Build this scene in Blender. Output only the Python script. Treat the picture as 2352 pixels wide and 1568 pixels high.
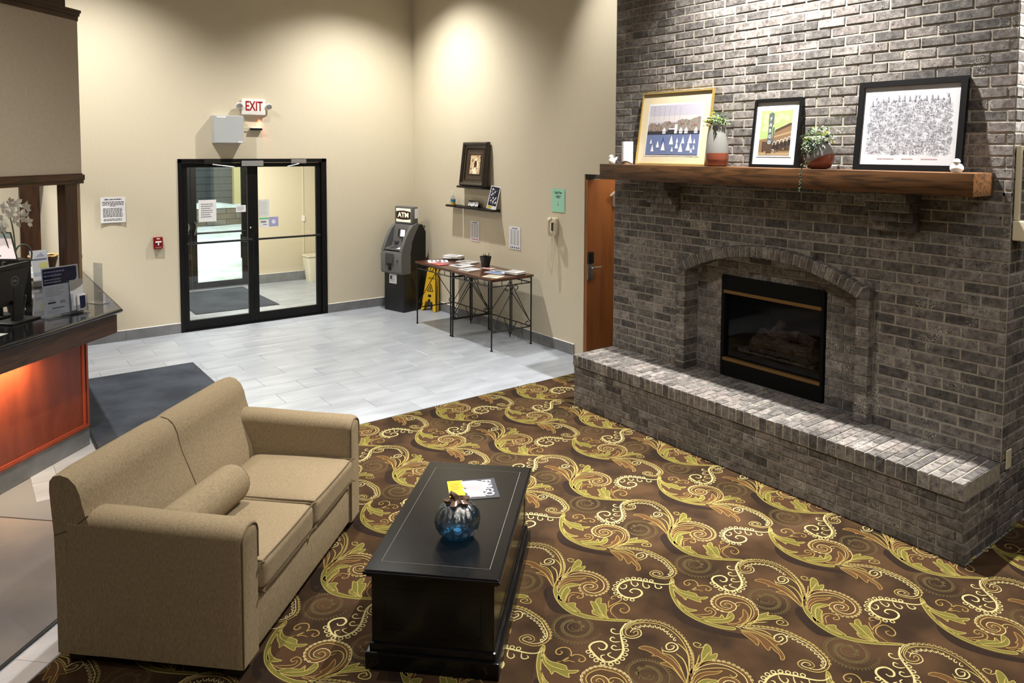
import bpy, bmesh, math, random
from mathutils import Vector, Matrix
from mathutils.geometry import tessellate_polygon
R = math.radians
random.seed(7)
for o in list(bpy.data.objects): bpy.data.objects.remove(o, do_unlink=True)
scene = bpy.context.scene
COL = scene.collection

# ------------------------------------------------------------------ camera
cam_d = bpy.data.cameras.new('camera'); cam = bpy.data.objects.new('camera', cam_d); COL.objects.link(cam)
scene.camera = cam
yaw, pitch, roll = R(52.4028), R(3.3277), R(0.2816)
fw = Vector((math.cos(yaw)*math.cos(pitch), math.sin(yaw)*math.cos(pitch), -math.sin(pitch)))
rt = Vector((math.sin(yaw), -math.cos(yaw), 0)); up = rt.cross(fw)
r2 = rt*math.cos(roll) + up*math.sin(roll); u2 = -rt*math.sin(roll) + up*math.cos(roll)
cam.matrix_world = Matrix(((r2.x, u2.x, -fw.x, 0), (r2.y, u2.y, -fw.y, 0), (r2.z, u2.z, -fw.z, 2.3204), (0, 0, 0, 1)))
cam_d.sensor_width = 36.0; cam_d.lens = 1697.35/2352*36
cam_d.shift_x = (1176-1204.14)/2352; cam_d.shift_y = -(784-443.53)/2352
cam_d.clip_start = 0.05; cam_d.clip_end = 200

# ------------------------------------------------------------------ world, exposure, lamps
scene.view_settings.view_transform = 'Standard'; scene.view_settings.look = 'None'
scene.view_settings.gamma = 1.0; scene.view_settings.use_curve_mapping = False
scene.view_settings.exposure = 0.0
w = bpy.data.worlds.new('sky'); scene.world = w; w.use_nodes = True
w.node_tree.nodes['Background'].inputs[0].default_value = (0.56, 0.60, 0.62, 1)
w.node_tree.nodes['Background'].inputs[1].default_value = 1.0
ZC = 5.05                                                            # lobby ceiling
def spot(loc, target, energy, size, blend=0.6, col=(1, .972, .925), rad=.045):
    d = bpy.data.lights.new('ceiling_lamp', 'SPOT'); d.energy = energy; d.spot_size = R(size); d.spot_blend = blend
    d.color = col; d.shadow_soft_size = rad
    o = bpy.data.objects.new('ceiling_lamp', d); COL.objects.link(o); o.location = loc
    o.rotation_euler = (Vector(target)-Vector(loc)).to_track_quat('-Z', 'Y').to_euler(); return o
def area(loc, target, energy, sx, sy, col=(1, .965, .91)):
    d = bpy.data.lights.new('area_lamp', 'AREA'); d.energy = energy; d.shape = 'RECTANGLE'; d.size = sx; d.size_y = sy; d.color = col
    o = bpy.data.objects.new('area_lamp', d); COL.objects.link(o); o.location = loc
    o.rotation_euler = (Vector(target)-Vector(loc)).to_track_quat('-Z', 'Y').to_euler(); return o
DOWN = [(4.36, 8.6), (1.15, 8.6), (4.34, 3.15), (1.2, 3.9), (1.2, .6), (4.34, .3)]
POW = [800, 770, 2700, 640, 240, 230]
SIZ = [122, 122, 94, 118, 118, 118]
for (x, y), e, a in zip(DOWN, POW, SIZ):
    spot((x, y, ZC-.03), (x, y, 0), e, a, 1.0)
spot((5.35, .75, ZC-.03), (5.0, 1.68, 3.62), 2600, 30, .12)             # the lamp that washes the end of the chimney
spot((4.62, 5.7, ZC-.03), (5.5, 5.5, 2.7), 230, 64, 1.0)                  # wall washer beside the chimney
# vestibule and street lamps
area((3.4, 11.4, 2.72), (3.4, 11.4, 0), 130, 1.2, .6, (1, .96, .86))
area((3.2, 17, 7), (5.5, 22, 0), 1100, 3, 3, (.97, 1, .97))

# ------------------------------------------------------------------ mesh helpers
class MB:
    def __init__(s, M=None): s.v = []; s.f = []; s.m = []; s.M = M
    def add(s, vs, fs, mi=0, M=None):
        n = len(s.v)
        for p in vs:
            p = Vector(p)
            if M is not None: p = M @ p
            s.v.append(p)
        for f in fs: s.f.append(tuple(i+n for i in f)); s.m.append(mi)
        return s
    def box(s, a, b, mi=0, M=None):
        (x0, y0, z0), (x1, y1, z1) = a, b
        return s.add([(x0,y0,z0),(x1,y0,z0),(x1,y1,z0),(x0,y1,z0),(x0,y0,z1),(x1,y0,z1),(x1,y1,z1),(x0,y1,z1)],
                     [(0,3,2,1),(4,5,6,7),(0,1,5,4),(1,2,6,5),(2,3,7,6),(3,0,4,7)], mi, M)
    def cbox(s, a, b, c=.004, mi=0, M=None):          # box with chamfered edges
        bm = bmesh.new(); bmesh.ops.create_cube(bm, size=1)
        for v in bm.verts: v.co = Vector([a[i]+(v.co[i]+.5)*(b[i]-a[i]) for i in range(3)])
        c = min([c]+[abs(b[i]-a[i])*.45 for i in range(3)])
        bmesh.ops.bevel(bm, geom=bm.edges[:], offset=c, segments=2, profile=.6, affect='EDGES')
        s.add([v.co.copy() for v in bm.verts], [[v.index for v in f.verts] for f in bm.faces], mi, M) if not bm.verts.index_update() else 0
        bm.free(); return s
    def tube(s, path, r, n=8, mi=0, M=None, cap=True, closed=False):
        P = [Vector(p) for p in path]; k = len(P); rs = r if isinstance(r, (list, tuple)) else [r]*k
        vs = []; prev = None
        for i, p in enumerate(P):
            a = P[(i-1) % k] if (closed or i > 0) else p; b = P[(i+1) % k] if (closed or i < k-1) else p
            t = (b-a).normalized() if (b-a).length > 1e-9 else Vector((0,0,1))
            if prev is None:
                q = Vector((0,0,1)) if abs(t.z) < .9 else Vector((1,0,0)); prev = t.cross(q).normalized()
            nrm = (prev - t*prev.dot(t)); nrm = nrm.normalized() if nrm.length > 1e-6 else t.orthogonal().normalized(); prev = nrm
            bn = t.cross(nrm)
            for j in range(n):
                an = 2*math.pi*j/n; vs.append(p+(nrm*math.cos(an)+bn*math.sin(an))*rs[i])
        fs = []
        for i in range(k if closed else k-1):
            i2 = (i+1) % k
            for j in range(n): fs.append((i*n+j, i*n+(j+1) % n, i2*n+(j+1) % n, i2*n+j))
        if cap and not closed: fs += [tuple(range(n-1, -1, -1)), tuple((k-1)*n+j for j in range(n))]
        return s.add(vs, fs, mi, M)
    def lathe(s, prof, c=(0,0,0), n=24, mi=0, M=None, lobes=0, amp=0):
        vs = []; fs = []; k = len(prof); mis = mi if isinstance(mi, list) else None
        for (r, z) in prof:
            for j in range(n):
                a = 2*math.pi*j/n; rr = r*(1+amp*(abs(math.cos(a*lobes/2))-.6)) if lobes else r
                vs.append((c[0]+rr*math.cos(a), c[1]+rr*math.sin(a), c[2]+z))
        for i in range(k-1):
            for j in range(n): fs.append((i*n+j, i*n+(j+1) % n, (i+1)*n+(j+1) % n, (i+1)*n+j))
        if prof[0][0] > 1e-6: fs.append(tuple(range(n-1, -1, -1)))
        if prof[-1][0] > 1e-6: fs.append(tuple((k-1)*n+j for j in range(n)))
        return s.add(vs, fs, mi if not mis else 0, M)
    def prism(s, poly, d0, d1, mi=0, M=None):          # polygon in local x,y extruded along local z
        n = len(poly); vs = [(p[0], p[1], d0) for p in poly]+[(p[0], p[1], d1) for p in poly]
        ar = sum(poly[i][0]*poly[(i+1) % n][1]-poly[(i+1) % n][0]*poly[i][1] for i in range(n))
        tri = tessellate_polygon([[Vector((p[0], p[1], 0)) for p in poly]])
        fs = []
        for t in tri:
            a, b, c = t; o = (poly[b][0]-poly[a][0])*(poly[c][1]-poly[a][1])-(poly[b][1]-poly[a][1])*(poly[c][0]-poly[a][0])
            if o < 0: b, c = c, b
            fs.append((a+n, b+n, c+n) if d1 > d0 else (a+n, c+n, b+n)); fs.append((a, c, b) if d1 > d0 else (a, b, c))
        for i in range(n):
            j = (i+1) % n; q = (i, j, j+n, i+n)
            fs.append(q if (ar > 0) == (d1 > d0) else q[::-1])
        return s.add(vs, fs, mi, M)
    def flat(s, poly, z=0, mi=0, M=None):
        tri = tessellate_polygon([[Vector((p[0], p[1], 0)) for p in poly]]); fs = []
        for a, b, c in tri:
            o = (poly[b][0]-poly[a][0])*(poly[c][1]-poly[a][1])-(poly[b][1]-poly[a][1])*(poly[c][0]-poly[a][0])
            fs.append((a, b, c) if o > 0 else (a, c, b))
        return s.add([(p[0], p[1], z) for p in poly], fs, mi, M)
    def rect(s, x0, y0, x1, y1, z=0, mi=0, M=None): return s.add([(x0,y0,z),(x1,y0,z),(x1,y1,z),(x0,y1,z)], [(0,1,2,3)], mi, M)
    def build(s, name, mats, parent=None, smooth=False, world=True, kind=None, angle=35):
        me = bpy.data.meshes.new(name); inv = INV.get(parent.name) if (parent is not None and world) else None
        vs = [inv @ v for v in s.v] if inv is not None else s.v
        me.from_pydata([tuple(v) for v in vs], [], s.f)
        if not isinstance(mats, (list, tuple)): mats = [mats]
        for m in mats: me.materials.append(m)
        if len(mats) > 1: me.polygons.foreach_set('material_index', s.m)
        if smooth:
            me.polygons.foreach_set('use_smooth', [True]*len(me.polygons))
            me.set_sharp_from_angle(angle=R(angle))
        me.update()
        o = bpy.data.objects.new(name, me); COL.objects.link(o)
        if parent is not None: o.parent = parent; INV[o.name] = INV.get(parent.name, Matrix())
        if kind: o['kind'] = kind
        return o
INV = {}
def tag(o, label=None, cat=None, group=None, kind=None):
    if label: o['label'] = label
    if cat: o['category'] = cat
    if group: o['group'] = group
    if kind: o['kind'] = kind
    return o
def thing(name, label, cat, loc=(0,0,0), rz=0, group=None, M=None):
    o = bpy.data.objects.new(name, None); COL.objects.link(o); o.empty_display_size = .05
    m = M if M is not None else Matrix.Translation(loc) @ Matrix.Rotation(rz, 4, 'Z')
    o.matrix_world = m; INV[o.name] = m.inverted()
    return tag(o, label, cat, group)
def structure(name, loc=(0,0,0)):
    o = bpy.data.objects.new(name, None); COL.objects.link(o); o.location = loc; INV[o.name] = Matrix.Translation(loc).inverted()
    o['kind'] = 'structure'; return o
def copy_tree(o, parent=None):
    c = o.copy(); COL.objects.link(c); c.parent = parent; INV[c.name] = INV.get(o.name, Matrix())
    for ch in list(o.children): copy_tree(ch, c)
    return c
def fr(o, X, Y):                                       # frame matrix: local x, y axes and z = x cross y
    X = Vector(X).normalized(); Y = Vector(Y).normalized(); Z = X.cross(Y); o = Vector(o)
    return Matrix(((X.x,Y.x,Z.x,o.x),(X.y,Y.y,Z.y,o.y),(X.z,Y.z,Z.z,o.z),(0,0,0,1)))
def text(s, size, mat, parent, M, align='CENTER', name='lettering', bold=0.0, sx=1.0, ext=.0004):
    c = bpy.data.curves.new(name, 'FONT'); c.body = s; c.size = size; c.align_x = align; c.align_y = 'CENTER'; c.extrude = ext; c.offset = bold
    c.resolution_u = 3
    t = bpy.data.objects.new(name, c); COL.objects.link(t)
    dg = bpy.context.evaluated_depsgraph_get(); me = bpy.data.meshes.new_from_object(t.evaluated_get(dg))
    bpy.data.objects.remove(t, do_unlink=True); bpy.data.curves.remove(c)
    T = M @ Matrix.Diagonal((sx,1,1,1))
    if parent is not None and parent.name in INV: T = INV[parent.name] @ T
    me.transform(T); me.materials.clear(); me.materials.append(mat); me.name = name
    o = bpy.data.objects.new(name, me); COL.objects.link(o); o.parent = parent
    return o
def smooth_path(pts, sub=5, closed=False):
    P = [Vector(p) for p in pts]; n = len(P); out = []
    for i in range(n if closed else n-1):
        p0 = P[(i-1) % n] if (closed or i > 0) else P[i]; p1 = P[i]; p2 = P[(i+1) % n]; p3 = P[(i+2) % n] if (closed or i+2 < n) else p2
        for k in range(sub):
            t = k/sub
            out.append(.5*((2*p1)+(-p0+p2)*t+(2*p0-5*p1+4*p2-p3)*t*t+(-p0+3*p1-3*p2+p3)*t**3))
    if not closed: out.append(P[-1])
    return out

# ------------------------------------------------------------------ materials
def srgb(r, g, b):
    f = lambda c: (c/255/12.92) if c/255 <= .04045 else ((c/255+.055)/1.055)**2.4
    return (f(r), f(g), f(b), 1)
def mat(name, col, rough=.6, metal=0, spec=.5, emit=None, es=1, coat=0):
    m = bpy.data.materials.new(name); m.use_nodes = True; b = m.node_tree.nodes['Principled BSDF']
    b.inputs['Base Color'].default_value = col; b.inputs['Roughness'].default_value = rough; b.inputs['Metallic'].default_value = metal
    b.inputs['Specular IOR Level'].default_value = spec
    if coat: b.inputs['Coat Weight'].default_value = coat; b.inputs['Coat Roughness'].default_value = .08
    if emit: b.inputs['Emission Color'].default_value = emit; b.inputs['Emission Strength'].default_value = es
    return m
def noise_mat(name, c1, c2, scale, rough=.7, bump=.1, bscale=None, stretch=(1,1,1), lo=.35, hi=.65, spec=.4, coord='Object', detail=6, coat=0, bdist=.01):
    m = mat(name, c1, rough, spec=spec, coat=coat); nt = m.node_tree; N = nt.nodes; L = nt.links; b = N['Principled BSDF']
    tc = N.new('ShaderNodeTexCoord'); mp = N.new('ShaderNodeMapping'); mp.inputs['Scale'].default_value = stretch
    L.new(tc.outputs[coord], mp.inputs[0])
    n = N.new('ShaderNodeTexNoise'); n.inputs['Scale'].default_value = scale; n.inputs['Detail'].default_value = detail
    L.new(mp.outputs[0], n.inputs['Vector'])
    r = N.new('ShaderNodeValToRGB'); r.color_ramp.elements[0].position = lo; r.color_ramp.elements[1].position = hi
    r.color_ramp.elements[0].color = c1; r.color_ramp.elements[1].color = c2
    L.new(n.outputs['Fac'], r.inputs[0]); L.new(r.outputs[0], b.inputs['Base Color'])
    if bump:
        n2 = N.new('ShaderNodeTexNoise'); n2.inputs['Scale'].default_value = bscale or scale*3; n2.inputs['Detail'].default_value = 4
        L.new(mp.outputs[0], n2.inputs['Vector'])
        bp = N.new('ShaderNodeBump'); bp.inputs['Strength'].default_value = bump; bp.inputs['Distance'].default_value = bdist
        L.new(n2.outputs['Fac'], bp.inputs['Height']); L.new(bp.outputs[0], b.inputs['Normal'])
    return m
def glass_mat(name, tint=(1,1,1,1), refl=.08, rough=.02, bump=0):
    m = bpy.data.materials.new(name); m.use_nodes = True; nt = m.node_tree; N = nt.nodes; L = nt.links
    for n in list(N): N.remove(n)
    out = N.new('ShaderNodeOutputMaterial'); mx = N.new('ShaderNodeMixShader'); t = N.new('ShaderNodeBsdfTransparent'); g = N.new('ShaderNodeBsdfGlossy')
    t.inputs[0].default_value = tint; g.inputs['Roughness'].default_value = rough
    if bump:
        nz_ = N.new('ShaderNodeTexNoise'); nz_.inputs['Scale'].default_value = 90; nz_.inputs['Detail'].default_value = 3; bp_ = N.new('ShaderNodeBump'); bp_.inputs['Strength'].default_value = bump; bp_.inputs['Distance'].default_value = .004
        tc_ = N.new('ShaderNodeTexCoord'); L.new(tc_.outputs['Object'], nz_.inputs['Vector']); L.new(nz_.outputs['Fac'], bp_.inputs['Height']); L.new(bp_.outputs[0], g.inputs['Normal'])
    lw = N.new('ShaderNodeLayerWeight'); pw = N.new('ShaderNodeMath'); pw.operation = 'POWER'; pw.inputs[1].default_value = 5
    mu = N.new('ShaderNodeMath'); mu.operation = 'MULTIPLY_ADD'; mu.inputs[1].default_value = min(1, refl*8); mu.inputs[2].default_value = refl; mu.use_clamp = True
    L.new(lw.outputs['Facing'], pw.inputs[0]); L.new(pw.outputs[0], mu.inputs[0])
    L.new(mu.outputs[0], mx.inputs[0]); L.new(t.outputs[0], mx.inputs[1]); L.new(g.outputs[0], mx.inputs[2]); L.new(mx.outputs[0], out.inputs[0])
    return m
def brick_mat():
    m = mat('clay_brick', (.1,.1,.1,1), .85, spec=.3); nt = m.node_tree; N = nt.nodes; L = nt.links; b = N['Principled BSDF']
    geo = N.new('ShaderNodeNewGeometry'); oi = N.new('ShaderNodeObjectInfo')
    ad = N.new('ShaderNodeMath'); ad.operation = 'ADD'; L.new(geo.outputs['Random Per Island'], ad.inputs[0]); L.new(oi.outputs['Random'], ad.inputs[1])
    fc = N.new('ShaderNodeMath'); fc.operation = 'FRACT'; L.new(ad.outputs[0], fc.inputs[0])
    base = N.new('ShaderNodeValToRGB'); e = base.color_ramp.elements; e[0].position = 0; e[0].color = srgb(82,78,76); e[1].position = 1; e[1].color = srgb(138,132,128)
    for p, c in ((.18, srgb(96,92,89)), (.5, srgb(111,106,102)), (.7, srgb(118,110,106)), (.9, srgb(127,121,116))):
        x = e.new(p); x.color = c
    L.new(fc.outputs[0], base.inputs[0])
    # mottling, dark pits, pale lime flecks
    n1 = N.new('ShaderNodeTexNoise'); n1.inputs['Scale'].default_value = 26; n1.inputs['Detail'].default_value = 6; n1.inputs['Roughness'].default_value = .65; L.new(geo.outputs['Position'], n1.inputs['Vector'])
    r1 = N.new('ShaderNodeValToRGB'); r1.color_ramp.elements[0].position = .3; r1.color_ramp.elements[0].color = (.35,.35,.35,1); r1.color_ramp.elements[1].position = .7; r1.color_ramp.elements[1].color = (1.45,1.45,1.45,1)
    L.new(n1.outputs['Fac'], r1.inputs[0])
    m1 = N.new('ShaderNodeMix'); m1.data_type = 'RGBA'; m1.blend_type = 'MULTIPLY'; m1.inputs[0].default_value = 1
    L.new(base.outputs[0], m1.inputs[6]); L.new(r1.outputs[0], m1.inputs[7])
    n2 = N.new('ShaderNodeTexNoise'); n2.inputs['Scale'].default_value = 130; n2.inputs['Detail'].default_value = 3; L.new(geo.outputs['Position'], n2.inputs['Vector'])
    n3 = N.new('ShaderNodeTexNoise'); n3.inputs['Scale'].default_value = 5.5; n3.inputs['Detail'].default_value = 2; L.new(geo.outputs['Position'], n3.inputs['Vector'])
    r3 = N.new('ShaderNodeMapRange'); r3.inputs[1].default_value = .55; r3.inputs[2].default_value = .78; L.new(n3.outputs['Fac'], r3.inputs[0])
    r2_ = N.new('ShaderNodeMapRange'); r2_.inputs[1].default_value = .5; r2_.inputs[2].default_value = .62; L.new(n2.outputs['Fac'], r2_.inputs[0])
    mm = N.new('ShaderNodeMath'); mm.operation = 'MULTIPLY'; L.new(r3.outputs[0], mm.inputs[0]); L.new(r2_.outputs[0], mm.inputs[1])
    m2 = N.new('ShaderNodeMix'); m2.data_type = 'RGBA'; L.new(mm.outputs[0], m2.inputs[0]); L.new(m1.outputs[2], m2.inputs[6]); m2.inputs[7].default_value = srgb(205,198,186)
    n4 = N.new('ShaderNodeTexNoise'); n4.inputs['Scale'].default_value = 55; n4.inputs['Detail'].default_value = 2; L.new(geo.outputs['Position'], n4.inputs['Vector'])
    r4 = N.new('ShaderNodeMapRange'); r4.inputs[1].default_value = .67; r4.inputs[2].default_value = .72; L.new(n4.outputs['Fac'], r4.inputs[0])
    m3 = N.new('ShaderNodeMix'); m3.data_type = 'RGBA'; L.new(r4.outputs[0], m3.inputs[0]); L.new(m2.outputs[2], m3.inputs[6]); m3.inputs[7].default_value = srgb(42,37,34)
    L.new(m3.outputs[2], b.inputs['Base Color'])
    bp = N.new('ShaderNodeBump'); bp.inputs['Strength'].default_value = .55; bp.inputs['Distance'].default_value = .006
    L.new(n1.outputs['Fac'], bp.inputs['Height']); L.new(bp.outputs[0], b.inputs['Normal'])
    return m
def wood_mat(name, c1, c2, axis=1, scale=6, rough=.35, coat=.2, dist=7, rot=0):
    m = mat(name, c1, rough, spec=.4, coat=coat); nt = m.node_tree; N = nt.nodes; L = nt.links; b = N['Principled BSDF']
    g0 = N.new('ShaderNodeNewGeometry'); g = N.new('ShaderNodeMapping'); g.inputs['Rotation'].default_value = (0, 0, rot); L.new(g0.outputs['Position'], g.inputs[0])
    mp = N.new('ShaderNodeMapping'); sc = [9,9,9]; sc[axis] = .9; mp.inputs['Scale'].default_value = sc
    L.new(g.outputs[0], mp.inputs[0])
    n = N.new('ShaderNodeTexNoise'); n.inputs['Scale'].default_value = scale*.35; n.inputs['Detail'].default_value = 3; L.new(mp.outputs[0], n.inputs['Vector'])
    wv = N.new('ShaderNodeMath'); wv.operation = 'MULTIPLY'; wv.inputs[1].default_value = dist; L.new(n.outputs['Fac'], wv.inputs[0])
    pp = N.new('ShaderNodeMath'); pp.operation = 'PINGPONG'; pp.inputs[1].default_value = .5; L.new(wv.outputs[0], pp.inputs[0])
    n2 = N.new('ShaderNodeTexNoise'); n2.inputs['Scale'].default_value = 9; n2.inputs['Detail'].default_value = 4
    mp2 = N.new('ShaderNodeMapping'); s2 = [12,12,12]; s2[axis] = .5; mp2.inputs['Scale'].default_value = s2; L.new(g.outputs[0], mp2.inputs[0]); L.new(mp2.outputs[0], n2.inputs['Vector'])
    ad = N.new('ShaderNodeMath'); ad.operation = 'ADD'; L.new(pp.outputs[0], ad.inputs[0]); L.new(n2.outputs['Fac'], ad.inputs[1])
    r = N.new('ShaderNodeValToRGB'); r.color_ramp.elements[0].position = .45; r.color_ramp.elements[1].position = .85; r.color_ramp.elements[0].color = c1; r.color_ramp.elements[1].color = c2
    L.new(ad.outputs[0], r.inputs[0]); L.new(r.outputs[0], b.inputs['Base Color'])
    return m
def print_mat(c): return mat('printed_ink', c, .6, spec=.2)
M_ = {}
def ink(r, g, b):
    k = (r, g, b)
    if k not in M_: M_[k] = print_mat(srgb(r, g, b))
    return M_[k]
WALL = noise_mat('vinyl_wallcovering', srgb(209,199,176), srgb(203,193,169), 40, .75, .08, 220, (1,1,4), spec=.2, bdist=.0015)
WALL_SHADE = noise_mat('shaded_wallcovering', srgb(186,174,154), srgb(180,168,148), 40, .8, .08, 220, spec=.2, bdist=.002)  # header's shade put into the colour; also damps bounce off the unseen walls
CEIL = mat('ceiling_paint', srgb(176,168,152), .9)
BASE = noise_mat('grey_base_tile', srgb(128,129,130), srgb(112,113,114), 6, .45, .03)
TILE = None
BRICK = brick_mat()
MORTAR = noise_mat('mortar', srgb(164,157,145), srgb(142,135,123), 30, .95, .35, 120, bdist=.004)
OAK = wood_mat('stained_oak_beam', srgb(54,35,18), srgb(94,62,34), 1, 3.0, .42, .12, 7)
WALNUT = wood_mat('dark_walnut', srgb(44,26,13), srgb(68,41,21), 2, 4, .45, .1)
WALNUT_H = wood_mat('dark_walnut_rail', srgb(46,28,14), srgb(72,45,24), 0, 4, .4, .1, 7, R(-45))
CHERRY = noise_mat('cherry_veneer', srgb(128,58,32), srgb(110,47,25), 5, .42, .03, 60, (2,2,.6), spec=.4, coat=.1)
DOORWOOD = wood_mat('maple_door', srgb(120,66,26), srgb(140,82,36), 2, 2, .45, .1, 3)
GRANITE = noise_mat('black_granite', srgb(14,14,16), srgb(60,60,62), 160, .08, 0, lo=.5, hi=.75, spec=.6)
BLACK = mat('black_paint', srgb(8,8,9), .4, spec=.35); SATIN = mat('black_anodised', srgb(6,6,7), .45, spec=.3)
IRON = mat('wrought_iron', srgb(16,14,13), .5)
BLACKP = mat('black_plastic', srgb(15,15,17), .45)
WHITE = mat('white_plastic', srgb(232,230,226), .4); PAPER = mat('paper', srgb(228,227,228), .7, spec=.2)
CREAM = mat('cream_plastic', srgb(216,206,180), .45)
CHROME = mat('brushed_chrome', srgb(190,190,190), .25, 1); BRASS = mat('aged_brass', srgb(120,92,52), .5, .6)
GREY = mat('grey_paint', srgb(176,178,178), .5); GREYP = mat('grey_plastic', srgb(98,98,96), .5); GREYD = mat('dark_grey_plastic', srgb(66,66,66), .5)
GLASS = glass_mat('clear_glass', (.965,.98,.97,1), .05); ACRYL = glass_mat('clear_acrylic', (.86,.88,.9,1), .12, .05)
FIREGLASS = glass_mat('smoked_fire_glass', (.8,.8,.8,1), .010, .03)
FABRIC = None

# ================================================================== SETTING
YD, XA, XB, YF, YN = 9.924, 5.504, 4.895, 4.969, 1.677                # door wall, desk wall, chimney face, its far and near end
ZH, ZM0, ZM1 = .472, 2.064, 2.201                                     # hearth top, mantel bottom and top
D45 = Vector((1,1,0)).normalized(); N45 = Vector((1,-1,0)).normalized()
def tile_mat():
    m = noise_mat('grey_porcelain', srgb(166,171,178), srgb(138,143,151), 2.2, .32, .04, 40, (1,3.2,1), lo=.3, hi=.75, spec=.5, coord='Object', bdist=.003)
    nt = m.node_tree; N = nt.nodes; L = nt.links; oi = N.new('ShaderNodeObjectInfo'); b = N['Principled BSDF']
    g = N.new('ShaderNodeNewGeometry')
    for n in N:
        if n.bl_idname == 'ShaderNodeMapping':
            va = N.new('ShaderNodeVectorMath'); va.operation = 'MULTIPLY_ADD'; va.inputs[1].default_value = (1,1,1)
            cb = N.new('ShaderNodeCombineXYZ'); mu = N.new('ShaderNodeMath'); mu.operation = 'MULTIPLY'; mu.inputs[1].default_value = 40
            L.new(oi.outputs['Random'], mu.inputs[0]); L.new(mu.outputs[0], cb.inputs[2]); L.new(g.outputs['Position'], va.inputs[0]); L.new(cb.outputs[0], va.inputs[2]); L.new(va.outputs[0], n.inputs[0])
    return m
TILE = tile_mat()
GROUT = mat('floor_grout', srgb(118,119,120), .9)
floor = structure('floor', (2.5, 5, 0))
sub = MB(); sub.box((-3.2,-3,-.12), (8.2, 13.2, -.004)); sub.build('screed', GROUT, floor)
# tiles: joints at x = 3.868 + k*.61 (+.305 on odd rows), rows .297 deep
tw, td = .612, .2985; tile_mesh = {}
def tile(x0, y0, x1, y1):
    key = (round(x1-x0, 3), round(y1-y0, 3))
    if key not in tile_mesh:
        t = MB(); a, b = (x1-x0)/2, (y1-y0)/2; c = .0025
        t.add([(-a,-b,-.006),(a,-b,-.006),(a,b,-.006),(-a,b,-.006),(-a,-b,-.002),(a,-b,-.002),(a,b,-.002),(-a,b,-.002),(-a+c,-b+c,0),(a-c,-b+c,0),(a-c,b-c,0),(-a+c,b-c,0)],
              [(0,1,5,4),(1,2,6,5),(2,3,7,6),(3,0,4,7),(4,5,9,8),(5,6,10,9),(6,7,11,10),(7,4,8,11),(8,9,10,11)])
        o = t.build('floor_tile', TILE, floor, world=False); tile_mesh[key] = o.data
    else:
        o = bpy.data.objects.new('floor_tile', tile_mesh[key]); COL.objects.link(o); o.parent = floor
    o.location = ((x0+x1)/2-2.5, (y0+y1)/2-5, 0)
def tile_field(X0, Y0, X1, Y1, skip=lambda *a: False):
    r = 0; y = Y0
    while y < Y1-.02:
        y1 = min(y+td, Y1); off = 3.868+(tw/2 if r % 2 else 0); x = off-tw*math.ceil((off-X0)/tw)
        while x < X1-.02:
            a, b = max(x, X0), min(x+tw, X1)
            if b-a > .03 and not skip(a, y, b, y1): tile(a+.0012, y+.0012, b-.0012, y1-.0012)
            x += tw
        y = y1; r += 1
YC = 5.69
tile_field(.35, YC, XA, YD)
tile_field(1.9, YD+.02, 5.6, 12.78)
# strip of tile beside the runner, at 45 degrees between carpet and runner
CL = 3.565                                                            # carpet edge: y = x + CL
for i in range(9):
    t = MB(); p0 = Vector((-1.0, -1.0+CL, 0)) + D45*(.6*i+.001); q = p0 + D45*.598; n = -N45
    if i*.6 > 4.3: continue
    a, b = .012, .40
    P = [p0+n*a, q+n*a, q+n*b, p0+n*b]
    t.add([tuple(v-Vector((0,0,.006))) for v in P]+[tuple(v-Vector((0,0,.0012))) for v in P], [(4,5,6,7),(0,1,5,4),(1,2,6,5),(2,3,7,6),(3,0,4,7)])
    t.build('floor_tile', TILE, floor)
t = MB(); p0 = Vector((-1.6,-1.6+CL,0)); q = Vector((2.12,2.12+CL,0))  # dark metal edging of the carpet
t.tube([p0, q, Vector((XB-.4, YC, 0))], .006, 6); t.build('edge_strip', GREYD, floor)

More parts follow.
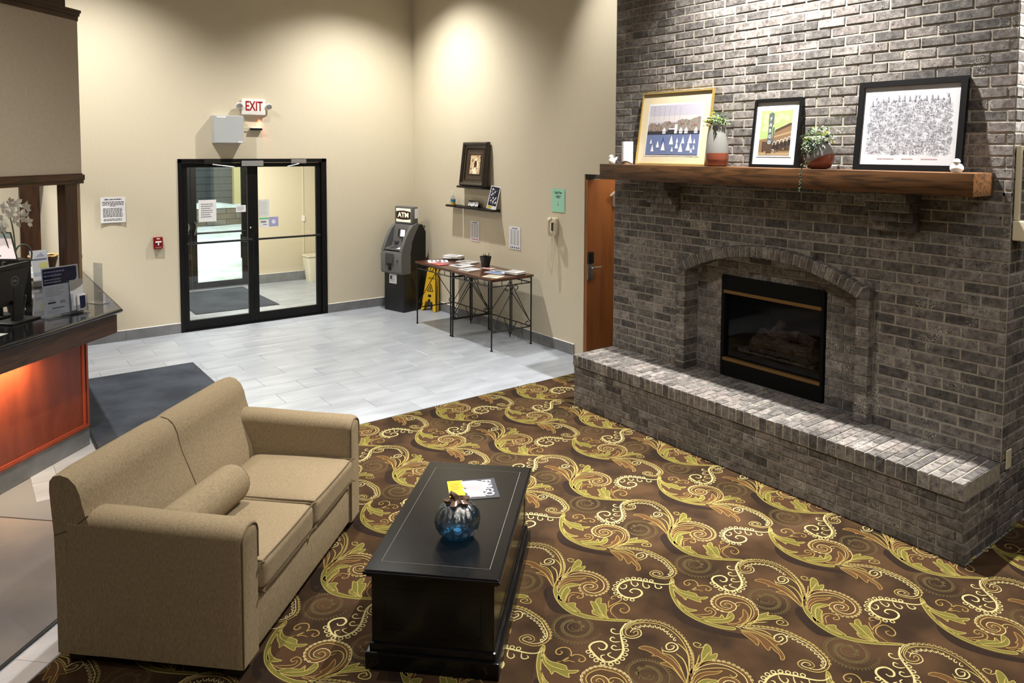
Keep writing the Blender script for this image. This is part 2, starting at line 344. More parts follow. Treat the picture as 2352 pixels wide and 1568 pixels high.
# ------------------------------------------------------------------ carpet, its figure tufted as slightly raised inlays
CARPET = noise_mat('brown_carpet', srgb(44,33,24), srgb(68,50,34), 3.4, 1.0, .5, 420, lo=.38, hi=.62, spec=.05, coord='Object', bdist=.004)
def pile(name, c):
    return noise_mat(name, tuple(x*.72 for x in c[:3])+(1,), c, 220, 1.0, .4, 500, spec=.05, bdist=.003)
PILE = [pile('gold_pile', srgb(152,134,76)), pile('olive_pile', srgb(100,94,44)), pile('rust_pile', srgb(86,60,37)), pile('cream_pile', srgb(176,162,112)),
        pile('moss_pile', srgb(84,72,46)), pile('tan_pile', srgb(138,112,64)), pile('umber_pile', srgb(42,32,26)), pile('chestnut_pile', srgb(70,50,34))]
CT = '''P 7 0 2994 2563 2973 2483 3005 2402 3057 2344 3134 2295 3168 2214 3131 2136 3039 2096 2950 2106 2859 2219 2841 2343 2887 2464
P 7 0 3414 2045 3507 2049 3590 1986 3602 1885 3551 1817 3513 1728 3463 1669 3447 1595 3320 1715 3288 1849 3332 1966
P 6 0 2853 2434 2827 2332 2844 2207 2907 2099 2973 2002 2916 2033 2842 2124 2794 2208 2770 2283 2772 2339 2805 2401
P 6 0 3344 2026 3309 1957 3276 1842 3278 1777 3242 1805 3214 1850 3227 1912 3257 1972 3289 2016
P 1 0 3016 2584 3002 2557 2945 2513 2899 2459 2870 2404 2855 2341 2858 2281 2873 2220 2904 2161 2939 2123 2923 2111 2883 2155 2853 2214 2836 2279 2834 2342 2850 2406 2885 2470 2924 2519 2971 2562
P 1 0 3003 2577 2974 2525 2971 2481 2992 2447 3007 2414 2997 2387 3034 2358 3007 2356 2985 2369 2970 2350 2955 2383 2944 2418 2922 2411 2930 2435 2935 2474 2952 2518
L 0 4 2994 2563 2952 2489 2962 2434 2989 2388
L 5 5 2989 2456 3036 2444 3077 2457 3094 2491 3077 2516 3044 2521 3025 2503 3034 2487 3055 2493 3049 2504
L 5 5 3007 2449 3049 2449 3091 2443 3110 2419 3107 2393 3084 2387 3075 2403 3092 2411
L 5 4 3017 2440 3040 2430 3055 2405
P 1 0 2898 2460 2878 2402 2880 2354 2901 2319 2865 2336 2850 2373
L 5 5 2856 2323 2877 2275 2921 2242 2961 2249 2973 2278 2962 2301 2935 2297 2937 2278 2952 2282
L 5 4 2868 2301 2902 2275 2933 2260 2953 2267 2954 2281
P 1 0 2862 2263 2901 2252 2927 2231 2946 2214 2973 2221 2960 2190 3019 2210 3017 2183 2991 2165 2956 2163 2916 2181 2885 2214
L 0 4 2881 2236 2923 2207 2957 2187 3009 2185
W 2 11 2952 2112 3026 2097 3097 2110 3143 2144 3168 2187 3170 2236 3149 2279 3118 2314 3070 2326 3031 2318 3006 2292 3001 2256 3016 2226 3051 2216 3080 2227 3087 2253 3073 2275 3047 2274 3039 2257 3054 2242
K 3 0 3144 2143 3171 2190 3173 2238 3152 2281 3121 2317 3073 2329 3028 2320 3003 2293 2996 2256 3013 2224
L 0 4 2964 2111 3020 2110 3083 2130 3122 2156 3141 2189 3135 2221 3111 2235 3091 2227 3097 2214 3115 2217
P 2 0 2936 2161 2978 2134 3015 2139 3009 2147 3045 2150 3095 2182 3077 2142 3031 2118 2978 2117 2946 2138
P 1 0 3011 2096 3077 2100 3112 2108 3144 2100 3175 2090 3151 2078 3181 2052 3190 2022 3150 2041 3113 2064 3074 2082
L 0 4 2955 2110 3020 2098 3083 2087 3164 2051
L 0 4 2986 2107 3051 2080 3102 2048
L 0 4 3182 2033 3183 1996 3168 1975 3145 1983 3131 2009 3146 2023 3169 2015 3165 1997 3145 2002
W 5 8 2956 2129 2990 2095 3045 2041 3083 1995 3110 1943 3119 1881 3122 1825 3107 1777 3090 1733 3062 1705 3020 1696 2981 1710 2961 1740 2952 1768 2965 1785 2994 1781 3006 1759 2996 1740 2977 1748
K 0 0 2990 2095 3045 2041 3084 1996 3111 1944 3120 1882 3123 1826 3110 1777 3092 1732 3062 1702
C 3 0 3026 1692 3076 1716 3099 1763 3113 1811 3114 1860 3110 1920
L 3 5 3011 1911 3055 1908 3082 1934 3074 1957 3038 1964 3012 1945 3022 1928 3051 1927 3061 1942 3042 1945
P 2 0 2947 2093 2985 2047 3007 1991 3011 1938 3015 1907 2987 1922 2973 1888 2954 1858 2935 1844 2918 1849 2942 1875 2948 1903 2957 1930 2927 1921 2937 1953 2958 1997 2961 2050
P 2 0 2944 2082 2952 2024 2947 1989 2916 1974 2925 2005 2931 2052
L 0 3 2945 2092 2985 2023 2987 1959 2956 1879
L 0 5 2949 2114 2989 2074 3026 2028 3033 1995 3027 1974
L 0 4 2948 2123 2993 2053 3016 1984 3014 1931
L 3 8 3896 2555 3854 2559 3821 2584 3790 2629 3761 2670 3725 2706 3667 2718 3614 2699 3589 2660 3590 2618 3618 2584 3661 2577 3689 2593 3693 2621 3673 2642 3646 2638 3646 2617
O 3 0 3798 2629 3765 2673 3730 2710 3672 2724 3608 2703 3580 2660 3584 2613 3613 2578
L 3 5 3631 2699 3627 2677 3650 2672 3670 2688 3662 2700
L 3 5 3719 2702 3700 2678 3699 2653 3723 2654 3731 2670
L 3 5 3763 2656 3735 2627 3736 2603 3757 2603 3764 2620
L 3 5 3801 2604 3780 2580 3784 2562 3804 2559 3808 2574
L 3 8 3438 2464 3380 2440 3343 2400 3314 2361 3281 2327 3231 2306 3181 2313 3158 2350 3163 2404 3177 2443 3212 2454 3249 2437 3251 2404 3226 2388 3207 2398 3208 2416
O 3 0 3348 2407 3317 2359 3285 2324 3230 2300 3175 2309 3151 2348 3156 2403 3170 2446
L 3 5 3358 2425 3339 2440 3337 2462 3355 2473 3363 2459
L 3 5 3319 2383 3295 2398 3290 2420 3311 2430 3316 2413
L 3 5 3290 2339 3259 2355 3255 2376 3275 2383 3280 2367
L 3 5 3218 2311 3208 2338 3211 2355 3232 2354
L 3 5 3172 2323 3169 2348 3178 2366 3198 2360
P 1 0 3416 2053 3392 2026 3367 2000 3342 1967 3319 1916 3304 1853 3305 1788 3334 1718 3389 1647 3470 1571 3459 1565 3372 1639 3311 1710 3278 1781 3274 1847 3288 1911 3317 1969 3354 2010
W 5 8 3419 2041 3480 2089 3516 2129 3551 2181 3576 2244 3582 2313 3563 2371 3514 2421 3457 2443 3403 2432
W 5 8 3525 2424 3466 2450 3407 2441 3372 2404 3387 2371 3427 2363 3448 2387 3431 2402 3409 2395
K 0 0 3456 2069 3519 2131 3555 2184 3582 2248 3588 2317 3569 2375 3520 2425 3477 2446
C 3 0 3437 2434 3501 2412 3551 2363 3567 2308 3557 2243
L 5 4 3551 2156 3518 2108 3451 2054
P 2 0 3356 2299 3390 2291 3415 2249 3414 2206 3423 2161 3411 2113 3386 2057 3351 2012 3366 2064 3377 2111 3358 2169 3388 2158 3384 2207 3364 2225 3379 2225 3374 2263
L 0 4 3446 2236 3421 2206 3436 2170 3418 2107 3366 2028
L 0 4 3387 2178 3387 2117 3348 2014
L 0 5 3464 2168 3461 2124 3433 2077 3392 2035
L 0 5 3525 2211 3522 2173 3498 2123 3419 2051
L 3 5 3441 2235 3436 2211 3463 2186 3499 2186 3515 2210 3503 2234 3474 2234 3455 2212 3475 2199 3499 2207 3487 2219
P 1 0 3453 2048 3514 2063 3560 2096 3626 2127 3630 2102 3602 2073 3584 2065 3617 2054 3588 2036 3557 2040 3516 2050 3459 2039
L 0 4 3431 2042 3486 2065 3545 2097
L 0 4 3441 2043 3535 2066 3603 2082
L 0 4 3627 2122 3590 2124 3576 2142 3583 2164 3601 2161 3607 2139 3585 2135
W 2 11 3366 2010 3444 2050 3507 2049 3559 2026 3591 1987 3606 1939 3603 1886 3575 1843 3535 1821 3489 1824 3461 1849 3453 1885 3466 1916 3490 1929 3519 1922 3537 1896 3528 1874 3499 1872 3487 1890 3498 1901
K 3 0 3563 2029 3597 1990 3612 1942 3609 1887 3580 1839 3536 1816 3484 1820 3453 1847 3445 1885 3461 1921
L 0 4 3383 2015 3456 2032 3513 2009 3563 1971 3577 1932 3571 1909 3548 1911 3550 1932
P 2 0 3366 1992 3421 2017 3470 2012 3516 1982 3544 1967 3506 1971 3457 1995 3406 1997 3365 1984
P 1 0 3305 1927 3368 1973 3411 1986 3445 1978 3462 1960 3477 1939 3439 1946 3408 1956 3400 1932 3358 1912 3312 1880 3297 1899
L 0 4 3304 1903 3359 1945 3404 1963 3455 1951
L 5 5 3308 1867 3363 1908 3397 1908 3421 1885 3426 1861 3409 1846 3388 1854 3391 1868 3408 1864
L 5 4 3325 1862 3365 1894 3398 1890
P 1 0 3301 1856 3333 1848 3348 1830 3329 1814 3318 1761 3295 1804
P 1 0 3386 1696 3384 1728 3401 1763 3421 1798 3433 1780 3460 1793 3483 1788 3470 1769 3450 1751 3467 1738 3446 1706 3409 1670 3398 1644
P 1 0 3379 1739 3382 1706 3387 1650 3366 1694 3360 1715
L 0 4 3439 1784 3422 1740 3399 1694 3389 1647
L 5 5 3429 1603 3438 1664 3465 1691 3506 1699 3544 1684 3544 1647 3523 1623 3492 1621 3485 1642 3498 1658 3518 1649
L 5 5 3432 1684 3474 1708 3540 1707 3571 1723 3566 1746 3538 1759 3521 1745 3537 1735
L 5 4 3449 1695 3483 1730 3502 1744
G 4 0 3219 2594
G 4 1 3256 2157'''
carpet = thing('patterned_carpet', 'brown wall to wall carpet with gold and olive scrolling leaves', 'carpet', (3, 3, 0))
b = MB(); poly = [(-2.5,-2.5),(8.09,-2.5),(8.09,YN-.01),(4.42,YN-.01),(4.42,YF+.004),(XA-.004,YF+.004),(XA-.004,YC-.003),(2.125,YC-.003),(-2.5,-2.5+CL)]
b.prism(poly, -.004, .003); b.build('carpet', CARPET, carpet)
def ribbon(mb, pts, w, z, mi, closed=False, taper=True):
    P = smooth_path([(x, y, 0) for x, y in pts], 5, closed); n = len(P); vs = []
    for i, p in enumerate(P):
        a = P[(i-1) % n] if (closed or i) else p; c = P[(i+1) % n] if (closed or i < n-1) else p
        t = (c-a); t = t.normalized() if t.length > 1e-7 else Vector((1,0,0)); nn = Vector((-t.y, t.x, 0)); hw = w/2
        if taper and not closed: hw *= min(1, .45+.55*min(i, n-1-i)/(n*.18))
        vs += [p+nn*hw+Vector((0,0,z)), p-nn*hw+Vector((0,0,z))]
    fs = []
    for i in range(n if closed else n-1):
        j = (i+1) % n; fs.append((2*i+1, 2*j+1, 2*j, 2*i))
    mb.add(vs, fs, mi)
def resample(pts, d):
    P = smooth_path([(x, y, 0) for x, y in pts], 6); out = []; acc = 0
    for a, b_ in zip(P, P[1:]):
        l = (b_-a).length
        while acc <= l and l > 0:
            out.append((a.lerp(b_, acc/l), (b_-a).normalized())); acc += d
        acc -= l
    return out
def ring(mb, c, r, w, z, mi, n=6, rot=0, sq=1.0, t=Vector((1,0,0))):
    nn = Vector((-t.y, t.x, 0)); vs = []
    for rr in (r+w/2, r-w/2):
        for k in range(n):
            a = 2*math.pi*k/n+rot; vs.append(c+t*(rr*math.cos(a)*sq)+nn*(rr*math.sin(a))+Vector((0,0,z)))
    mb.add(vs, [(k, (k+1) % n, n+(k+1) % n, n+k) for k in range(n)], mi)
motif = MB(); zz = {'P': .0034, 'W': .0040, 'L': .0046, 'K': .0044, 'O': .0044, 'C': .0042, 'G': .0036}
for ln in CT.strip().splitlines():
    q = ln.split(); kd, c, wd = q[0], int(q[1]), int(q[2]); v = [int(x)/1000 for x in q[3:]]; pts = list(zip(v[::2], v[1::2])); z = zz[kd]
    cen = Vector((sum(p[0] for p in pts)/len(pts), sum(p[1] for p in pts)/len(pts), 0))
    if kd == 'P':
        if c in (6, 7): z = .0031 if c == 6 else .0032
        sp = smooth_path([(x, y, 0) for x, y in pts], 3, True); motif.flat([(p.x, p.y) for p in sp], z, c)
        if c not in (6, 7): ribbon(motif, pts, .0042, z+.0006, 0 if c == 1 else 5, True)
    elif kd == 'L': ribbon(motif, pts, wd*.00125, z, c)
    elif kd == 'W':
        c = 7 if c == 5 else 2
        ribbon(motif, pts, wd*.0022, z, c); off = wd*.0011
        P = smooth_path([(x, y, 0) for x, y in pts], 4); n = len(P)
        for s in (-1, 1):
            Q = []
            for i, p in enumerate(P):
                t = (P[min(i+1, n-1)]-P[max(i-1, 0)]).normalized(); Q.append((p.x-t.y*off*s*.9, p.y+t.x*off*s*.9))
            ribbon(motif, Q[::2]+[Q[-1]], .0045, z+.0004, 0 if s > 0 else 3)
    elif kd in 'KO':
        d, r = (.0215, .0072) if kd == 'K' else (.031, .0105)
        for p, t in resample(pts, d):
            nn = Vector((-t.y, t.x, 0)); sd = 1 if nn.dot(p-cen) > 0 else -1
            ring(motif, p+nn*sd*r*.9, r, .0042 if kd == 'K' else .0055, z, c, 4 if kd == 'K' else 8, math.pi/4 if kd == 'K' else 0, 1, t)
    elif kd == 'C':
        for p, t in resample(pts, .026):
            nn = Vector((-t.y, t.x, 0)); sd = -1 if nn.dot(p-cen) > 0 else 1
            a = p+nn*sd*.004; P = [a, a+nn*sd*.014+t*.004, a+nn*sd*.022+t*.014, a+nn*sd*.014+t*.019, a+nn*sd*.011+t*.012]
            ribbon(motif, [(k.x, k.y) for k in P], .0045, z, c)
    elif kd == 'G':
        cx, cy = pts[0]; sg = 1 if wd == 0 else -1; th0 = 2.4 if wd == 0 else -.6
        P = [(cx+.011*(1+k*.27)*math.cos(sg*k*.42+th0), cy+.011*(1+k*.27)*math.sin(sg*k*.42+th0)) for k in range(37)]
        ribbon(motif, P, .0055, z, c)
        for k in range(6, 37):
            for f in (0, .33, .66):
                kk = k+f; r = .011*(1+kk*.27); a = sg*kk*.42+th0; e = Vector((math.cos(a), math.sin(a), 0)); p = Vector((cx, cy, 0))+e*(r+.004); t = Vector((-e.y, e.x, 0))
                if (k*3+int(f*3)) % max(1, int(3*.35/r*.09)) == 0:
                    motif.add([p-t*.003+Vector((0,0,z)), p+t*.003+Vector((0,0,z)), p+e*.011+t*.003+Vector((0,0,z)), p+e*.011-t*.003+Vector((0,0,z))], [(0,1,2,3)] , c)
        ribbon(motif, [(cx+.035*math.cos(a*.6), cy+.035*math.sin(a*.6)) for a in range(10)], .004, z, c)
PX, PY = .8985, .9015
mb_ = bmesh.new()
me_ = bpy.data.meshes.new('tmp'); me_.from_pydata([tuple(v) for v in motif.v], [], motif.f); me_.polygons.foreach_set('material_index', motif.m)
x0m, x1m = min(v.x for v in motif.v), max(v.x for v in motif.v); y0m, y1m = min(v.y for v in motif.v), max(v.y for v in motif.v)
for i in range(-5, 6):
    for j in range(-6, 5):
        dx, dy = i*PX, j*PY
        cx_, cy_ = (x0m+x1m)/2+dx, (y0m+y1m)/2+dy
        if cy_ > YC+.8 or cy_ < -.2 or cx_ < -.6 or cx_ > 8.5: continue
        if cy_-cx_ > CL+1.2 or cx_-cy_ > 5.2: continue
        if cx_ > 5.0 and 2.4 < cy_ < 4.2: continue
        me_.transform(Matrix.Translation((dx, dy, 0))); mb_.from_mesh(me_); me_.transform(Matrix.Translation((-dx, -dy, 0)))
for co, no in (((0, YC-.006, 0), (0,1,0)), ((0, CL-.004, 0), (-1,1,0))):
    bmesh.ops.bisect_plane(mb_, geom=mb_.verts[:]+mb_.edges[:]+mb_.faces[:], dist=1e-6, plane_co=co, plane_no=no, clear_outer=True)
bmesh.ops.translate(mb_, verts=mb_.verts[:], vec=(-3,-3,0))
me2 = bpy.data.meshes.new('carpet_figure'); mb_.to_mesh(me2); mb_.free(); bpy.data.meshes.remove(me_)
for p in PILE: me2.materials.append(p)
fig = bpy.data.objects.new('carpet_figure', me2); COL.objects.link(fig); fig.parent = carpet; fig['kind'] = 'stuff'

# ------------------------------------------------------------------ walls and ceiling
def wall(name, boxes, m=WALL):
    o = structure(name); bld = MB()
    for a, b_ in boxes: bld.box(a, b_)
    bld.build('wall_panel', m, o); return o
wall('wall_entrance', [((-3.2, YD, 0), (2.192, YD+.15, ZC)), ((4.128, YD, 0), (XA+.15, YD+.15, ZC)), ((2.192, YD, 2.19), (4.128, YD+.15, ZC))])
wall('wall_desk', [((XA, 6.055, 0), (XA+.13, YD, ZC)), ((XA, YF-.4, 2.06), (XA+.13, 6.055, ZC))])
wall('wall_recess', [((XA+.13, 6.21, 0), (7.2, 6.33, 2.6)), ((6.7, YF, 0), (6.82, 6.21, 2.6)), ((XA+.13, YF-.1, 2.6), (7.2, 6.33, 2.68))])
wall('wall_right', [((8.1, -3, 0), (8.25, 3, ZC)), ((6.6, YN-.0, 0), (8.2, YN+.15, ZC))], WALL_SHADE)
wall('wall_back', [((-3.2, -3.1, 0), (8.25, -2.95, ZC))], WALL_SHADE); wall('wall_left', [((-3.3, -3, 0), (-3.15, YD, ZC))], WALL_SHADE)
cl = structure('ceiling'); b = MB(); b.box((-3.3,-3.1,ZC), (8.25, YD+.15, ZC+.1)); b.build('ceiling_panel', CEIL, cl)
for (x, y) in DOWN+[(5.35, .75), (4.62, 5.7)]:
    g = MB(); g.lathe([(.075,-.001),(.105,-.001),(.105,-.008),(.075,-.008),(.075,-.001)], (x, y, ZC), 24); g.build('downlight_ring', WHITE, cl, True)
def baseboard(name, x0, y0, x1, y1, n, h=.125, t=.012, step=.61):
    o = structure(name, (x0, y0, 0)); a = Vector((x0, y0, 0)); d = Vector((x1-x0, y1-y0, 0)); L_ = d.length; d.normalize(); n = Vector(n)
    k = 0
    while k < L_-.01:
        e = min(k+step, L_); m = MB(M=None); p, q = a+d*(k+.001), a+d*(e-.001)
        m.add([p, q, q+n*t, p+n*t, p+Vector((0,0,h)), q+Vector((0,0,h)), q+n*t+Vector((0,0,h-.002)), p+n*t+Vector((0,0,h-.002))], [(0,1,2,3),(4,7,6,5),(0,4,5,1),(1,5,6,2),(2,6,7,3),(3,7,4,0)])
        m.build('base_tile', BASE, o); k = e
    b = MB(); z0 = Vector((0,0,h)); b.add([a+z0, a+d*L_+z0, a+d*L_+n*t+z0, a+n*t+z0, a+z0+Vector((0,0,.004)), a+d*L_+z0+Vector((0,0,.004))], [(0,1,2,3),(3,2,5,4)]); b.build('top_bead', WHITE, o)
    return o
baseboard('baseboard_entrance_left', .35, YD, 2.192, YD, (0,-1,0)); baseboard('baseboard_entrance_right', 4.128, YD, XA, YD, (0,-1,0))
baseboard('baseboard_desk', XA, YD-.012, XA, 6.203, (-1,0,0))

# ------------------------------------------------------------------ brickwork
unit_brick = []
for k in range(5):
    rnd = random.Random(k); m = MB(); j = lambda: rnd.uniform(-.03, .03)
    # six-sided brick, front edges chamfered and a little uneven
    vs = [(-.5,-.5,-.5),(.5,-.5,-.5),(.5,.5,-.5),(-.5,.5,-.5)]
    f1 = [(-.5+j()*.2,-.5+j(),.46),(.5+j()*.2,-.5+j(),.46),(.5+j()*.2,.5+j(),.46),(-.5+j()*.2,.5+j(),.46)]
    f2 = [(-.485,-.44+j(),.5+j()*.4),(.485,-.44+j(),.5+j()*.4),(.485,.44+j(),.5+j()*.4),(-.485,.44+j(),.5+j()*.4)]
    m.add(vs+f1+f2, [(0,3,2,1),(0,1,5,4),(1,2,6,5),(2,3,7,6),(3,0,4,7),(4,5,9,8),(5,6,10,9),(6,7,11,10),(7,4,8,11),(8,9,10,11)])
    me = bpy.data.meshes.new('brick'); me.from_pydata([tuple(v) for v in m.v], [], m.f); me.materials.append(BRICK); unit_brick.append(me)
brnd = random.Random(11)
def brick(parent, c, ex, ey, ez, sx, sy, sz, bulk=None, tilt=0):
    """one brick centred at c, axes ex (length) ey (height) ez (outward)"""
    ex, ey, ez = Vector(ex), Vector(ey), Vector(ez); c = Vector(c)+ez*brnd.uniform(-.0015, .0025)
    sx *= brnd.uniform(.985, 1.0); sy *= brnd.uniform(.96, 1.01)
    M = Matrix(((ex.x*sx, ey.x*sy, ez.x*sz, c.x), (ex.y*sx, ey.y*sy, ez.y*sz, c.y), (ex.z*sx, ey.z*sy, ez.z*sz, c.z), (0,0,0,1)))
    me = unit_brick[brnd.randrange(5)]
    if bulk is not None:
        bulk.add([v.co.copy() for v in me.vertices], [tuple(p.vertices) for p in me.polygons], 0, M); return
    o = bpy.data.objects.new('brick', me); COL.objects.link(o); o.parent = parent; o.matrix_local = INV[parent.name] @ M
def courses(parent, o, ex, ez, L, z0, n, ch, bl=.203, gap=.0095, keep=None, bulk=None, d=.09, phase=0, seed=0):
    o, ex, ez = Vector(o), Vector(ex), Vector(ez)
    for i in range(n):
        zc = z0+ch*(i+.5); s = -bl/2 if (i+phase) % 2 else 0.0
        while s < L-.012:
            a, b = max(s, 0), min(s+bl, L)
            spans = [(a, b)] if keep is None else keep(a, b, zc)
            for (p, q) in spans:
                if q-p > .028:
                    tgt = bulk(p, q, zc) if bulk else None
                    brick(parent, o+ex*((p+q)/2)+Vector((0,0,zc))-ez*(d/2), ex, (0,0,1), ez, q-p-gap, ch-gap, d, tgt)
            s += bl
def cut(holes):
    def k(a, b, z):
        sp = [(a, b)]
        for f in holes:
            h = f(z)
            if not h: continue
            ns = []
            for p, q in sp:
                if h[0] > p: ns.append((p, min(q, h[0])))
                if h[1] < q: ns.append((max(p, h[1]), q))
                if h[1] <= p or h[0] >= q: pass
            sp = [s for s in ns if s[1]-s[0] > 1e-4] if ns else []
        return sp
    return k
EXW = (0,-1,0); EZW = (-1,0,0)                                        # along the chimney from its far end towards us, outward
LW = YF-YN
# arch over the firebox
AY, ASP, AR = 3.31, .745, 1.593; AZ0 = 1.32; AC = 1.505-AR            # centre line, half span, radius, springing, centre height
def arch_half(z, r):                                                  # half width of the circle r at height z
    t = r*r-(z-AC)**2; return math.sqrt(t) if t > 0 else 0
def ring_hole(z):
    if z < AZ0: h = ASP+.095
    else: h = min(arch_half(z, AR+.097), ASP+.06)
    return (YF-(AY+h), YF-(AY-h)) if h > .01 else None
low = structure('wall_fireplace', (XB, 3.32, ZH))
def back_sheet(mb, x, ya, yb, z0, z1, hole, n=80):                    # mortar face with an arched hole
    for i in range(n):
        y0, y1 = ya+(yb-ya)*i/n, ya+(yb-ya)*(i+1)/n; zt = hole((y0+y1)/2)
        for (a, b_) in ([(z0, z1)] if zt is None else [(zt, z1)]):
            mb.add([(x,y0,a),(x,y1,a),(x,y1,b_),(x,y0,b_)], [(0,3,2,1)])
def arch_top(y):
    d = abs(y-AY)
    if d > ASP+.05: return None
    return AC+math.sqrt((AR+.05)**2-d*d)
m = MB(); back_sheet(m, XB+.0035, YN, YF, ZH, ZM0+.02, arch_top)
m.add([(XB+.0035,YN+.0035,ZH),(6.6,YN+.0035,ZH),(6.6,YN+.0035,ZM0+.02),(XB+.0035,YN+.0035,ZM0+.02)], [(0,1,2,3)])
m.box((XB+.02, YF-.012, ZH), (6.6, YF-.006, ZM0)); m.build('mortar_bed', MORTAR, low)
nz = 23; ch = (ZM0+.03-ZH)/nz
bulk_low = MB(); cnt = [0]
courses(low, (XB, YF, 0), EXW, EZW, LW, ZH, nz, ch, keep=cut([ring_hole]))
courses(low, (XB, YN, 0), (1,0,0), (0,-1,0), 1.7, ZH, nz, ch, phase=1, bulk=lambda p, q, z: None if p < .1 else bulk_low)
bulk_low.build('brickwork', BRICK, low, kind='stuff')
# arch, piers and the recessed back of the firebox opening
arc = structure('wall_arch', (4.83, AY, ZH)); XP = 4.83; XR = 5.0
m = MB()
for s in (-1, 1):
    ya, yb = sorted((AY+s*ASP, AY+s*(ASP+.09))); m.box((XP+.007, ya+.004, ZH), (XR+.05, yb-.004, AZ0))
n = 40; a1 = math.asin(ASP/AR)
for i in range(n):
    t0, t1 = -a1+2*a1*i/n, -a1+2*a1*(i+1)/n; P = []
    for x in (XP+.007, XR+.05):
        for r, t in ((AR+.005, t0), (AR+.005, t1), (AR+.088, t1), (AR+.088, t0)): P.append((x, AY+r*math.sin(t), AC+r*math.cos(t)))
    m.add(P, [(0,1,2,3),(4,7,6,5),(0,4,5,1),(2,6,7,3),(1,5,6,2),(3,7,4,0)])
m.box((XR+.006, AY-ASP-.05, ZH), (XR+.02, 2.875, 1.56)); m.box((XR+.006, 3.805, ZH), (XR+.02, AY+ASP+.05, 1.56)); m.box((XR+.006, 2.875, 1.312), (XR+.02, 3.805, 1.56))
m.build('mortar_bed', MORTAR, arc)
nb = 30
for i in range(nb):
    t = -a1*.985+2*a1*.985*(i+.5)/nb; e = Vector((0, math.sin(t), math.cos(t))); tg = Vector((0, math.cos(t), -math.sin(t)))
    brick(arc, Vector((XP+.085, AY, AC))+e*(AR+.047), -tg, e, (-1,0,0), 2*a1*AR/nb-.013, .094, .17)
for s in (-1, 1):                                                    # skewbacks under the ends of the arch
    g = MB(); P = [(s*ASP,1.326),(s*(ASP+.094),1.326),(s*(ASP+.094),1.400),(s*.792,1.402)]; g.prism([(AY+p[0], p[1]) for p in P], 0, .17, 0, Matrix(((0,0,1,XP),(1,0,0,0),(0,1,0,0),(0,0,0,1)))); g.build('brick', BRICK, arc)
np_ = 13; ph = (AZ0+.01-ZH)/np_
for s in (-1, 1):
    for i in range(np_): brick(arc, (XP+.085, AY+s*(ASP+.047), ZH+ph*(i+.5)), (0,-1,0), (0,0,1), (-1,0,0), .094, ph-.0105, .17)
def rec_keep(a, b, z):
    y1, y0 = AY+ASP-a, AY+ASP-b; out = []
    h = arch_half(z, AR-.01) if z > AZ0-.05 else 9
    lo, hi = max(y0, AY-h), min(y1, AY+h)
    for (p, q) in ([(lo, min(hi, 2.878)), (max(lo, 3.802), hi)] if z < 1.31 else [(lo, hi)]):
        if q-p > .03: out.append((AY+ASP-q, AY+ASP-p))
    return out
courses(arc, (XR, AY+ASP, 0), EXW, EZW, 2*ASP, ZH, 15, .0683, keep=rec_keep, phase=1, d=.03)
# corbels under the mantel
for yc in (2.335, 4.325):
    for i in range(4):
        pr = .05+.05*i; z0 = ZM0-.0655*(4-i); cor = MB(); cor.box((XB-pr+.008, yc-.138, z0+.002), (XB, yc+.138, z0+.063)); cor.build('mortar_bed', MORTAR, arc)
        k = [(-.147,-.05),(-.05,.05),(.05,.147)] if i % 2 else [(-.147,.05),(.05,.147)]
        for (p, q) in k: brick(arc, (XB-pr+(pr+.04)/2, yc+(p+q)/2, z0+.033), (0,-1,0), (0,0,1), (-1,0,0), q-p-.009, .056, pr+.04)
# chimney breast above the mantel
upp = structure('wall_chimney', (XB, 3.32, ZM1)); m = MB()
m.add([(XB+.0035,YN,ZM0),(XB+.0035,YF,ZM0),(XB+.0035,YF,ZC),(XB+.0035,YN,ZC)], [(0,3,2,1)])
m.add([(XB+.0035,YN+.0035,ZM0),(6.6,YN+.0035,ZM0),(6.6,YN+.0035,ZC),(XB+.0035,YN+.0035,ZC)], [(0,1,2,3)])
m.box((XB+.02, YF-.012, ZM0), (6.6, YF-.006, ZC)); m.build('mortar_bed', MORTAR, upp)
bulk_up = MB()
courses(upp, (XB, YF, 0), EXW, EZW, LW, ZM0+.03, 43, .0683, bulk=lambda p, q, z: None if z < 3.29 else bulk_up)
courses(upp, (XB, YN, 0), (1,0,0), (0,-1,0), 1.7, ZM0+.03, 43, .0683, phase=1, bulk=lambda p, q, z: bulk_up)
bulk_up.build('brickwork', BRICK, upp, kind='stuff')
# raised hearth
XC, XHB = 4.387, 4.404
hea = thing('raised_hearth', 'long raised grey brick hearth in front of the fireplace', 'hearth', (4.6, 3.32, 0)); m = MB()
m.box((XHB+.006, YN+.0035, 0), (XB+.01, YF-.006, .376)); m.box((XC+.006, YN+.0035, .376), (XB+.0, YF-.006, ZH-.006)); m.box((XB, AY-ASP, .376), (XR-.002, AY+ASP, ZH-.006)); m.build('mortar_bed', MORTAR, hea)
courses(hea, (XHB, YF, 0), EXW, EZW, LW, .002, 6, .0625, d=.05)
courses(hea, (XHB, YN, 0), (1,0,0), (0,-1,0), XB-XHB, .002, 6, .0625, phase=1, d=.05)
bl_side = MB(); courses(hea, (XB, YN, 0), (1,0,0), (0,-1,0), 1.7, .002, 7, .0665, phase=0, d=.05, bulk=lambda p, q, z: bl_side); bl_side.build('brickwork', BRICK, hea, kind='stuff')
ns = 52; sw_ = LW/ns
for i in range(ns):
    y = YN+sw_*(i+.5); x = XC; segs = (.203,.203,.203) if i % 2 else (.1,.203,.203,.203); xe = XR-.012 if abs(y-AY) < ASP+.02 else XB+.004
    for l in segs:
        x1 = min(x+l, xe)
        if x1-x > .03: brick(hea, ((x+x1)/2, y, ZH-.046), (1,0,0), (0,1,0), (0,0,1), x1-x-.008, sw_-.0095, .092)
        x = x1

